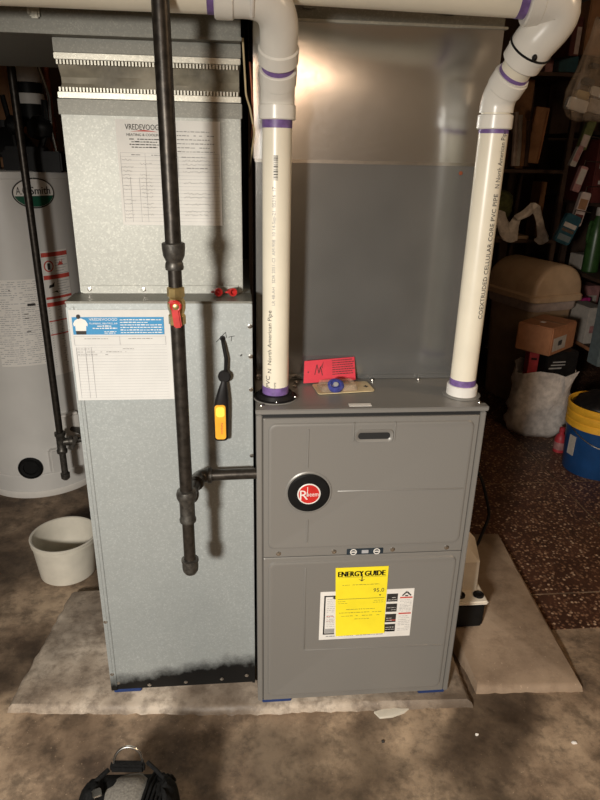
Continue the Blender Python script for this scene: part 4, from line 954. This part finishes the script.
# ================================================================== TOOL BAG in the foreground
TB = thing('tool_bag', (-0.27, -0.45, 0), 'black and grey tool bag with steel ring handle at the bottom edge', 'bag')
bm = B(); loops = []
for z, k in ((0.0, 0.94), (0.02, 1.0), (0.12, 1.0), (0.175, 0.96), (0.205, 0.85), (0.222, 0.62), (0.228, 0.30)):
    loops.append([(-0.278+px*k, -0.455+py*k, z+0.006*math.sin(px*40+py*23)*(1 if z > 0.1 else 0)) for px, py in rrect(-0.100, 0.100, -0.140, 0.125, 0.040, 6)])
loft(bm, loops); obj('body', bm, 'fabric_black', TB, smooth=60)
bm = B(); loops = []
for yq in (-0.345, -0.37, -0.40, -0.44, -0.50):
    zz = 0.224-0.9*max(0, yq+0.385)
    loops.append([(-0.322, yq, zz), (-0.300, yq, zz+0.012), (-0.262, yq, zz+0.014), (-0.243, yq, zz+0.004), (-0.262, yq, zz-0.02), (-0.30, yq, zz-0.02)])
loft(bm, loops); obj('top_panel', bm, 'fabric_grey', TB, smooth=60)
for sx, x in ((-1, -0.348), (1, -0.210)):
    bm = B(); ellipsoid(bm, (x, -0.400, 0.172), 0.034, 0.052, 0.060, 16, 10, 0.10); obj('side_pouch', bm, 'fabric_black', TB, smooth=60)
for k in range(5):
    bm = B(); x = -0.238+k*0.008; tube(bm, fillet([(x-0.012, -0.47, 0.238-k*0.002), (x, -0.40, 0.236-k*0.003), (x+0.008, -0.345, 0.205-k*0.004), (x+0.012, -0.328, 0.15)], 0.03, 5), 0.0032, 8); obj('zip_coil', bm, 'fabric_black', TB)
bm = B(); box(bm, -0.322, -0.250, -0.356, -0.338, 0.216, 0.236, 0.004, R3(-5)); obj('webbing', bm, 'fabric_black', TB)
bm = B(); tube(bm, fillet([(-0.245, -0.345, 0.232), (-0.225, -0.362, 0.228), (-0.200, -0.385, 0.222), (-0.188, -0.40, 0.20)], 0.02, 4), 0.0045, 8); obj('side_strap', bm, 'fabric_black', TB)
bm = B(); tube(bm, fillet([(-0.325, -0.352, 0.226), (-0.345, -0.375, 0.226), (-0.362, -0.395, 0.205)], 0.02, 4), 0.0050, 8); obj('side_strap', bm, 'fabric_black', TB)
bm = B(); tube(bm, [(-0.285+0.030*math.cos(a), -0.345+0.010*math.sin(a), 0.234+0.034*math.sin(a)) for a in [math.radians(q) for q in range(-8, 189, 7)]], 0.0029, 10); obj('ring_handle', bm, 'steel', TB)
bm = B(); tube(bm, [(-0.290+0.085*math.cos(a), -0.500+0.040*math.sin(a), 0.236+0.010*math.sin(a)) for a in [math.radians(q) for q in range(0, 181, 9)]], 0.007, 10); obj('carry_handle', bm, 'fabric_grey', TB)
bm = B(); box(bm, -0.345, -0.327, -0.42, -0.40, 0.232, 0.2385, 0.002, R3(20)); obj('buckle', bm, 'steel', TB)

TB.location += Vector((0.003, 0.024, 0.022))
# ================================================================== BEHIND THE DUCTS (gap)
RL = thing('refrigerant_line', (-0.012, 0.50, 0.9), 'copper and foam-covered line standing in the gap left of the coil cabinet', 'pipe')
bm = B(); tube(bm, [(-0.02, 0.70, 0.002), (-0.016, 0.70, 1.2), (-0.012, 0.70, 1.9)], 0.012, 12); obj('insulated_line', bm, 'rubber', RL)
bm = B(); tube(bm, [(-0.045, 0.72, 0.002), (-0.042, 0.72, 1.4), (-0.03, 0.72, 1.9)], 0.006, 10); obj('copper_line', bm, 'copper', RL)
CW = thing('thermostat_cable', (0.0, 0.12, 1.5), 'loose pale thermostat cable hanging between the duct and the left vent pipe', 'cable')
bm = B(); tube(bm, fillet([(-0.02, 0.115, 1.668), atp(244, 60, 0.12), atp(246, 95, 0.12), atp(250, 108, 0.13), (0.003, 0.16, 1.50), (-0.004, 0.25, 1.44), (-0.004, 0.45, 1.40)], 0.03, 6), 0.0020, 8); obj('cable', bm, 'blister_card', CW)
bm = B(); tube(bm, [atp(250, 62, 0.14), atp(252, 90, 0.14), atp(253, 125, 0.15), (-0.003, 0.3, 1.47)], 0.0022, 8); obj('wire', bm, 'copper', CW)
# ================================================================== BACKGROUND RIGHT
def rbx(name, c, sx, sy, sz, rotz, mt, label, cat, group=None, flaps=False, patch=None):
    """a carton: body, closing seam tape and (optionally) a printed label on its camera side"""
    c = Vector(c); t = thing(name, c, label, cat, group); R_ = R3(rotz)
    bm = B(); box(bm, c.x-sx/2, c.x+sx/2, c.y-sy/2, c.y+sy/2, c.z, c.z+sz, min(sx, sy, sz)*0.04, R_); obj('body', bm, mt, t)
    if flaps:
        o = R_ @ Vector((0, 0, 0)); bm = B(); box(bm, c.x-sx*0.49, c.x+sx*0.49, c.y-sy*0.04, c.y+sy*0.04, c.z+sz-0.0005, c.z+sz+0.0012, 0, R_); obj('seam_tape', bm, 'cardboard_dark', t)
    for (face, a0, a1, b0, b1, pm) in (patch or []):
        if face == 'f': q = [(a0, -0.5, b0), (a1, -0.5, b0), (a1, -0.5, b1), (a0, -0.5, b1)]; n_ = Vector((0, -1, 0))
        elif face == 'l': q = [(-0.5, a0, b0), (-0.5, a1, b0), (-0.5, a1, b1), (-0.5, a0, b1)]; n_ = Vector((-1, 0, 0))
        elif face == 'r': q = [(0.5, a0, b0), (0.5, a1, b0), (0.5, a1, b1), (0.5, a0, b1)]; n_ = Vector((1, 0, 0))
        else: q = [(a0, b0, 1), (a1, b0, 1), (a1, b1, 1), (a0, b1, 1)]; n_ = Vector((0, 0, 1))
        lo = [c+R_ @ Vector((v[0]*sx, v[1]*sy, v[2]*sz)) for v in q]; k = R_ @ n_*0.001
        bm = B(); loft(bm, [lo, [v+k for v in lo]]); obj('label', bm, pm, t)
    return t
# trash bin
tb = thing('trash_bin', (1.80, 2.40, 0), 'brown plastic trash bin with domed lid behind the cardboard box', 'trash bin')
Rb = R3(-72); cb = Vector((1.775, 2.42, 0))
tf = lambda x, y_, z: tuple(cb+Rb @ Vector((x, y_, z)))
bm = B(); loft(bm, [[tf(px*k, py*k, z) for px, py in rrect(-0.205, 0.205, -0.165, 0.165, 0.05)] for z, k in ((0.0, 0.80), (0.02, 0.84), (0.62, 0.98), (0.66, 1.0))]); obj('bin_body', bm, 'bin_tan', tb)
bm = B(); loft(bm, [[tf(px*k, py*k, z) for px, py in rrect(-0.212, 0.212, -0.172, 0.172, 0.05)] for z, k in ((0.615, 0.98), (0.63, 1.02), (0.672, 1.03), (0.680, 1.0))]); obj('liner_rim', bm, 'bin_liner', tb)
bm = B(); loft(bm, [[tf(px*k, py*k, z) for px, py in rrect(-0.232, 0.232, -0.190, 0.190, 0.05)] for z, k in ((0.672, 1.0), (0.676, 1.04), (0.705, 1.04), (0.715, 1.0))]); lid = obj('lid_rim', bm, 'bin_tan_lid', tb)
bm = B(); loops = []
for x, e in ((-0.222, 0.86), (-0.212, 0.96), (-0.19, 1.0), (0.0, 1.0), (0.19, 1.0), (0.212, 0.97), (0.222, 0.88)):   # barrel-shaped dome, flat at both ends
    loops.append([tf(x, 0.185*e*math.cos(a), 0.712+0.178*math.sin(a)**0.85*e) for a in [math.pi*j/18 for j in range(19)]])
loft(bm, loops); obj('dome', bm, 'bin_tan_lid', tb, smooth=50)
bm = B(); tube(bm, [tf(-0.05+0.05*math.cos(a), -0.150+0.03*math.sin(a), 0.81+0.035*math.sin(a)) for a in [math.radians(q) for q in range(60, 200, 14)]], 0.006, 8); obj('flap_edge', bm, 'pack_black', tb)
# white bag of things, cardboard box on top
wb = Vector((1.655, 1.88, 0))
WBt = thing('plastic_sack', wb, 'crumpled white sack full of packages under the cardboard box', 'sack')
bm = B(); rr = random.Random(5); loops = []
for z, rx, ry in ((0.0, 0.150, 0.13), (0.03, 0.172, 0.15), (0.06, 0.176, 0.152), (0.10, 0.168, 0.148), (0.14, 0.172, 0.150), (0.18, 0.163, 0.144), (0.22, 0.166, 0.146), (0.26, 0.158, 0.14), (0.30, 0.163, 0.144), (0.335, 0.158, 0.140), (0.375, 0.166, 0.146), (0.372, 0.158, 0.138), (0.30, 0.150, 0.13)):
    loops.append([(wb.x+(rx+rr.uniform(-0.014, 0.012))*math.cos(a), wb.y+(ry+rr.uniform(-0.014, 0.012))*math.sin(a), max(0, z+(0.02*math.sin(3*a+1) if z > 0.3 else 0))) for a in [2*math.pi*k/30 for k in range(30)]])
loft(bm, loops); obj('sack_body', bm, 'bag_white', WBt, smooth=70)
bm = B(); f0, f1, f2 = wb+Vector((0.045, -0.150, 0.37)), wb+Vector((0.15, -0.10, 0.385)), wb+Vector((0.055, -0.160, 0.28)); loft(bm, [[f0, f1, f2], [f0+Vector((0, -0.004, 0)), f1+Vector((0, -0.004, 0)), f2+Vector((0, -0.004, 0))]]); obj('turned_flap', bm, 'bag_white', WBt)
rbx('carton', (1.70, 1.865, 0.30), 0.19, 0.14, 0.19, 6, 'pack_black', 'black printed package standing in the white sack', 'package', patch=[('f', -0.4, 0.0, 0.5, 0.54, 'ink_grey'), ('f', -0.35, 0.1, 0.6, 0.63, 'ink_grey'), ('f', -0.3, 0.1, 0.69, 0.72, 'ink_grey')])
rbx('carton', (1.56, 1.855, 0.28), 0.05, 0.11, 0.22, -14, 'pack_red_bright', 'narrow red package standing in the left of the white sack', 'package', patch=[('f', -0.3, 0.3, 0.75, 0.8, 'pack_black')])
cbx = rbx('cardboard_box', (1.632, 1.88, 0.490), 0.20, 0.28, 0.150, -52, 'cardboard', 'brown cardboard box resting on top of the white sack', 'box', flaps=True, patch=[('r', -0.42, 0.10, 0.14, 0.62, 'pack_white'), ('r', -0.22, -0.06, 0.3, 0.48, 'ink'), ('t', -0.1, 0.02, -0.2, -0.1, 'label_white')])
# blue pail with yellow band
pb = Vector((1.735, 1.385, 0))
BP2 = thing('pail', pb, 'blue pail with yellow upper band and wire handle at the right edge', 'bucket')
bm = B(); lathe(bm, [(0.138, 0), (0.142, 0.006), (0.158, 0.26), (0.160, 0.265)], pb, (0, 0, 1), 44); obj('pail_body', bm, 'pail_blue', BP2)
bm = B(); lathe(bm, [(0.160, 0.245), (0.166, 0.248), (0.166, 0.275), (0.162, 0.280), (0.167, 0.290), (0.167, 0.315), (0.163, 0.320), (0.169, 0.328), (0.170, 0.355), (0.164, 0.359), (0.158, 0.355), (0.150, 0.26)], pb, (0, 0, 1), 44, True, True); obj('yellow_band', bm, 'pail_yellow', BP2)
bm = B(); tube(bm, [(pb.x+0.163*math.cos(a), pb.y+0.168*math.sin(a), 0.255-0.085*math.sin(a-math.pi)) for a in [math.pi+math.pi*k/24 for k in range(25)]], 0.0028, 8); obj('wire_handle', bm, 'steel', BP2)
a = math.radians(262); hpt = Vector((pb.x+0.166*math.cos(a), pb.y+0.172*math.sin(a), 0.171)); tn = Vector((-math.sin(a), math.cos(a), 0))
bm = B(); cyl(bm, hpt-tn*0.045, hpt+tn*0.045, 0.009, 12, 0.002); obj('handle_grip', bm, 'pack_white', BP2)
bm = B(); a = math.radians(192); q = Vector((pb.x+0.1545*math.cos(a), pb.y+0.1545*math.sin(a), 0.16)); box(bm, q.x-0.002, q.x+0.002, q.y-0.020, q.y+0.020, 0.10, 0.20, 0, R3(12)); obj('pail_label', bm, 'pack_white', BP2)
TBg = Vector((1.735, 1.385, 0.30)); bm = B(); ellipsoid(bm, TBg+Vector((0, 0, 0.04)), 0.142, 0.142, 0.070, 18, 10, 0.10); o = obj('trash_bundle', bm, 'pack_black', None, at=TBg, smooth=60); tag(o, 'crumpled black bundle filling the blue and yellow pail', 'bundle')
bm = B(); tube(bm, [(1.73+0.02*math.sin(k), 1.32+0.02*k, 0.40+0.012*math.sin(2*k)) for k in range(5)], [0.004, 0.018, 0.022, 0.016, 0.004], 10); tag(obj('leaf_scrap', bm, 'dark_green', None, at=(1.75, 1.33, 0.45)), 'dull green scrap on top of the black bundle in the pail', 'scrap')
# pink bottle
p = Vector((1.655, 1.58, 0)); PBt = thing('spray_bottle', p, 'small pink-red bottle on the floor between sack and blue pail', 'bottle')
bm = B(); lathe(bm, [(0.026, 0), (0.030, 0.004), (0.030, 0.075), (0.024, 0.095), (0.012, 0.108), (0.012, 0.118)], p, (0, 0, 1), 18); obj('bottle_body', bm, 'pack_red_bright', PBt)
bm = B(); lathe(bm, [(0.014, 0.116), (0.015, 0.118), (0.015, 0.138), (0.010, 0.142)], p, (0, 0, 1), 16); obj('cap', bm, 'pack_red_bright', PBt)
bm = B(); lathe(bm, [(0.0305, 0.02), (0.0308, 0.021), (0.0308, 0.06), (0.0305, 0.061)], p, (0, 0, 1), 18, False, False); obj('wrap_label', bm, 'pack_pink', PBt)
# shelf rack along the right wall
SR = thing('shelf_rack', (2.35, 2.3, 0), 'dark wooden shelf rack crowded with goods along the right wall', 'shelf')
for z in (0.385, 0.80, 1.22, 1.62, 2.02):
    bm = B(); box(bm, 2.09, 2.62, 1.45, 3.3, z-0.02, z, 0.003); obj('shelf_board', bm, 'shelf_wood', SR)
for x in (2.11, 2.60):
    for yq in (1.47, 2.76, 3.28):
        bm = B(); box(bm, x-0.018, x+0.018, yq-0.018, yq+0.018, 0, 2.25, 0.002); obj('post', bm, 'shelf_wood', SR)
bm = B(); box(bm, 2.082, 2.09, 1.45, 3.3, 0.372, 0.392, 0.001); obj('shelf_edge', bm, 'cardboard', SR)
# goods on the shelves; each reads off the photograph at its own depth on the rack
def good(name, u0, u1, v0, v1, Y, depth, mt, label, cat, rotz=0, z=None, patch=None, group='goods on the shelf rack'):
    a, b = atp(u0, v1, Y), atp(u1, v0, Y); zz = a.z if z is None else z
    return rbx(name, ((a.x+b.x)/2, Y+depth/2, zz), abs(b.x-a.x), depth, max(0.02, b.z-zz), rotz, mt, label, cat, group, patch=patch)
good('carton', 582, 606, 308, 335, 2.30, 0.20, 'pack_white', 'white carton lying lowest in the pile on the bottom shelf', 'carton', 8, 0.386, [('f', -0.3, 0.2, 0.3, 0.5, 'pack_pink')])
good('carton', 577, 590, 298, 318, 2.55, 0.2, 'pack_magenta', 'magenta carton beside the white one on the bottom shelf', 'carton', 5, 0.386, [('f', -0.2, 0.2, 0.4, 0.6, 'pack_pink')])
good('carton', 557, 567, 302, 332, 2.68, 0.25, 'bin_tan', 'dull olive carton at the near end beside the trash bin', 'carton', 10, 0.0)
good('carton', 583, 600, 286, 306, 2.80, 0.22, 'pack_pink', 'pale pink carton standing further back on the bottom shelf', 'carton', 6, 0.386, [('f', -0.4, 0.3, 0.55, 0.75, 'pack_white')])
good('carton', 575, 600, 255, 282, 2.58, 0.12, 'pack_white', 'tan and white carton standing on the second shelf', 'carton', 12, 0.801, [('f', -0.45, -0.25, 0.2, 0.8, 'pack_pink'), ('f', 0.1, 0.4, 0.2, 0.4, 'ink_grey')])
good('crate', 599, 640, 300, 350, 1.85, 0.10, 'crate_grey', 'blue-grey slotted crate at the right edge on the bottom shelf', 'crate', 4, 0.386, [('f', -0.45, 0.45, 0.12+0.16*k, 0.2+0.16*k, 'pack_black') for k in range(5)])
g1 = good('detergent_bottle', 588, 600, 208, 246, 2.46, 0.10, 'dark_green', 'green plastic bottle standing on the second shelf', 'bottle', 0, None)
for o in list(g1.children): bpy.data.objects.remove(o)
p = atp(594, 246, 2.50); g1.location = (p.x, 2.50, 0.801)
hgt = atp(594, 206, 2.50).z-0.801
bm = B(); lathe(bm, [(0.045, 0), (0.050, 0.006), (0.050, hgt*0.55), (0.040, hgt*0.72), (0.020, hgt*0.84), (0.018, hgt*0.88)], (p.x, 2.50, 0.801), (0, 0, 1), 20); obj('bottle_body', bm, 'dark_green', g1)
bm = B(); lathe(bm, [(0.022, hgt*0.86), (0.024, hgt*0.87), (0.024, hgt*0.97), (0.016, hgt)], (p.x, 2.50, 0.801), (0, 0, 1), 16); obj('cap', bm, 'pack_white', g1)
bm = B(); tube(bm, fillet([(p.x-0.03, 2.50, 0.801+hgt*0.75), (p.x-0.055, 2.49, 0.801+hgt*0.80), (p.x-0.06, 2.49, 0.801+hgt*0.5), (p.x-0.045, 2.5, 0.801+hgt*0.45)], 0.02, 4), 0.009, 8); obj('bottle_handle', bm, 'dark_green', g1)
good('carton', 589, 625, 140, 196, 2.44, 0.3, 'pack_red', 'dark red carton on the third shelf at the right edge', 'carton', 3, 1.221, [('f', -0.35, 0.2, 0.55, 0.62, 'pack_white'), ('f', -0.3, 0.1, 0.30, 0.36, 'pack_white')])
good('carton', 567, 583, 17, 50, 2.44, 0.16, 'pack_red', 'dark red box high on the rack under the pipe elbow', 'carton', 8, 1.99, [('f', 0.0, 0.45, 0.05, 0.75, 'bin_liner')])
good('carton', 582, 612, 0, 46, 2.60, 0.25, 'wood_board', 'brown carton high at the top right corner', 'carton', 5, 2.021)
# hanging packs on the end of the rack
def hang(u, v0, v1, Y, wd, mt, label, tilt, accents):
    a, b = atp(u, v0, Y), atp(u, v1, Y); t = thing('hanging_pack', (b.x, Y, b.z), label, 'package', 'packages hanging beside the rack')
    Rr = R3(tilt, 'Y'); h = a.z-b.z; c = Vector(((a.x+b.x)/2, Y, (a.z+b.z)/2))
    bm = B(); n_ = 6; loops = [[tuple(c+Rr @ Vector((px, (-0.5 if j == 0 else 0.5)*0.030*(1), pz))) for px, pz in rrect(-wd/2, wd/2, -h/2, h/2, wd*0.2)] for j in (0, 1)]
    loft(bm, loops); obj('body', bm, mt, t)
    for (z0, z1, m_) in accents:
        lo = [c+Rr @ Vector((x, -0.0155, z)) for x, z in ((-wd*0.4, z0*h-h/2), (wd*0.4, z0*h-h/2), (wd*0.4, z1*h-h/2), (-wd*0.4, z1*h-h/2))]
        bm = B(); loft(bm, [lo, [v+Vector((0, -0.002, 0)) for v in lo]]); obj('label', bm, m_, t)
    bm = B(); tube(bm, [c+Rr @ Vector((0, 0, h/2-0.004)), c+Rr @ Vector((0.0, 0.01, h/2+0.03)), c+Rr @ Vector((0.10, 0.02, h/2+0.05))], 0.003, 6); obj('hook', bm, 'steel', t)
hang(577, 140, 167, 2.35, 0.035, 'pack_white', 'slim white pack hanging topmost of the column beside the rack', 18, [(0.2, 0.8, 'pack_pink')])
hang(586, 120, 150, 2.35, 0.05, 'moss_cloth', 'green and grey pack hanging at the upper end of the rack', 14, [(0.1, 0.5, 'bin_liner')])
hang(579, 166, 192, 2.35, 0.045, 'pack_pink', 'pale pink pack hanging below the slim white one', 14, [(0.3, 0.9, 'pack_white')])
hang(580, 192, 226, 2.35, 0.06, 'bin_liner', 'tan patterned pack hanging lowest beside the dark red carton', 10, [(0.1, 0.35, 'pack_red'), (0.5, 0.8, 'cardboard_dark')])
hang(567, 214, 244, 2.30, 0.10, 'teal', 'teal and silver glossy pack hanging above the trash bin', 20, [(0.1, 0.3, 'crate_grey'), (0.4, 0.5, 'steel'), (0.55, 0.7, 'pack_white')])
# clear bag hanging at upper right, full of packets
hb = thing('hanging_bag', atp(590, 118, 2.0), 'clear plastic bag of packets hanging at the upper right', 'bag')
bm = B(); loops = []
for (u, v, hw, d_) in ((600, 18, 0.02, 0.01), (599, 40, 0.045, 0.03), (595, 70, 0.085, 0.06), (590, 92, 0.115, 0.08), (589, 108, 0.125, 0.08), (590, 118, 0.115, 0.06), (590, 121, 0.08, 0.03)):
    c = atp(u, v, 2.0); loops.append([(c.x+hw*math.cos(a)*(1+0.08*math.sin(9*a)), 2.0+d_*math.sin(a)*(1+0.16*math.cos(9*a+0.4)), c.z+0.006*math.sin(7*a)) for a in [2*math.pi*k/54 for k in range(54)]])
loft(bm, loops); obj('bag_skin', bm, 'bag_clear', hb, smooth=60)
for (u, v, s, m_) in ((577, 105, 0.055, 'label_white'), (597, 107, 0.06, 'pack_white'), (588, 82, 0.030, 'plate_navy'), (582, 95, 0.035, 'blister_card'), (597, 92, 0.04, 'label_white'), (594, 66, 0.022, 'plate_navy')):
    c = atp(u, v, 1.985); bm = B(); box(bm, c.x-s, c.x+s, 1.97, 2.01, c.z-s*0.5, c.z+s*0.5, 0.006, R3(12, 'Y')); obj('packet', bm, m_, hb)
c = atp(600, 18, 2.0); bm = B(); tube(bm, [(c.x, 2.0, c.z-0.01), (c.x+0.05, 2.0, 2.15), (c.x+0.06, 2.0, ZC-0.002)], 0.004, 8); obj('hanging_cord', bm, 'pack_white', hb)
# boards and junk stacked behind the right vent pipe
jk = thing('wood_board', atp(532, 165, 2.7), 'upright brown board standing behind the right vent pipe', 'board')
a, b = atp(527, 163, 2.7), atp(540, 107, 2.7)
bm = B(); box(bm, a.x, a.x+0.085, 2.7, 2.735, a.z, b.z, 0.003, R3(4, 'Y')); obj('plank', bm, 'wood_board', jk)
bm = B(); box(bm, a.x+0.070, a.x+0.082, 2.692, 2.70, a.z+0.02, b.z-0.02, 0.002, R3(4, 'Y')); obj('edge_strip', bm, 'cardboard', jk)
for k, (u, m_, lab) in enumerate(((513, 'bin_liner', 'pale rolled stick leftmost of the bundle behind the vent pipe'), (517, 'pack_white', 'whitish rolled stick second in the bundle behind the vent pipe'), (521, 'cardboard_dark', 'brown rolled stick third in the bundle behind the vent pipe'), (525, 'shelf_wood', 'dark rolled stick nearest the brown board'))):
    a, b = atp(u, 166, 2.68), atp(u+3, 112+3*k, 2.68); bm = B(); tube(bm, [a, a.lerp(b, 0.5)+Vector((0.004, 0, 0)), b], [0.016, 0.018, 0.016], 10)
    tag(obj('rolled_stick', bm, m_, None, at=a), lab, 'stick', 'bundle behind the vent pipe')
# tall dark cabinet standing behind, carrying the junk; its top is the ledge the boards stand on
CBt = thing('storage_cabinet', (1.62, 3.0, 0), 'dark open storage shelving against the back wall', 'shelf')
zc1 = atp(515, 166, 2.68).z-0.016
for z in (0.012, zc1-0.42, zc1-0.002, 1.93):
    bm = B(); box(bm, 1.05, 1.98, 2.62, 3.3, z-0.02, z, 0.002); obj('shelf_board', bm, 'shelf_wood', CBt)
for x in (1.06, 1.97):
    for yq in (2.64, 3.28): bm = B(); box(bm, x-0.015, x+0.015, yq-0.015, yq+0.015, 0, 2.2, 0.002); obj('post', bm, 'shelf_wood', CBt)
zs = zc1-0.42
good('cardboard_box', 492, 528, 236, 262, 2.64, 0.35, 'bin_tan', 'dull brown box draped with plastic bags behind the vent pipe', 'box', 3, zs, group='things on the back shelves')
good('carton', 535, 547, 182, 224, 2.80, 0.12, 'cardboard_dark', 'upright brown carton at the back above the trash bin', 'carton', 4, zs, group='things on the back shelves')
a = atp(505, 205, 2.75); bm = B(); ellipsoid(bm, (a.x-0.02, 2.82, zs+0.19), 0.10, 0.10, 0.10, 16, 10, 0.12)
tag(obj('cloth_bundle', bm, 'moss_cloth', None, at=(a.x, 2.82, zs), smooth=60), 'olive green cloth bundle behind the draped plastic bags', 'cloth', 'things on the back shelves')
def plastic(pts, r, label, mt='bag_white', Y=2.60):
    bm = B(); P_ = [atp(u, v, Y) for u, v in pts]; n_ = len(P_)
    loops = []
    for i, c in enumerate(P_):
        rr_ = 1.5*r*(0.6+0.8*random.random()); loops.append([(c.x+rr_*math.cos(q)*(1+0.25*math.sin(3*q+i)), Y+0.4*rr_*math.sin(q), c.z+rr_*0.6*math.sin(q)) for q in [2*math.pi*k/12 for k in range(12)]])
    loft(bm, loops); tag(obj('plastic_bag', bm, mt, None, at=P_[0], smooth=60), label, 'plastic bag', 'white plastic bags behind the vent pipe')
plastic([(499, 214), (501, 222), (506, 232), (510, 238), (514, 224), (518, 217)], 0.022, 'white plastic bag knotted in a V beside the vent pipe', Y=2.60)
plastic([(519, 217), (527, 213), (534, 206), (538, 214), (541, 226), (544, 238), (540, 241)], 0.022, 'white plastic bag trailing down to the right above the bin', Y=2.58)
good('carton', 544, 554, 58, 70, 2.65, 0.1, 'pack_pink', 'small pinkish box on the top back shelf', 'carton', 5, 1.931, group='things on the back shelves')
good('carton', 558, 579, 56, 63, 2.60, 0.15, 'teal', 'flat teal box on the top of the back shelving', 'carton', 5, 1.931, group='things on the back shelves')
good('carton', 512, 536, 72, 90, 2.82, 0.2, 'cardboard_dark', 'brown carton on the back shelving just right of the vent elbow', 'carton', 6, zc1, group='things on the back shelves')
# wooden board on the far left beyond the water heater
a, b = atp(-8, 125, 1.75), atp(12, 66, 1.75)
bm = B(); box(bm, a.x-0.3, b.x, 1.80, 1.84, 0.0, b.z+0.1, 0.004); box(bm, b.x-0.05, b.x-0.045, 1.794, 1.80, 0.1, b.z, 0.001)
tag(obj('plywood_sheet', bm, 'wood_board', None, at=(a.x, 1.77, 0)), 'brown plywood sheet standing upright behind the water heater', 'board')

# flat print too fine to pick apart letter by letter stays one joined part
for o in bpy.data.objects:
    if o.parent and any(k in o.name for k in PRINT): o['kind'] = 'stuff'
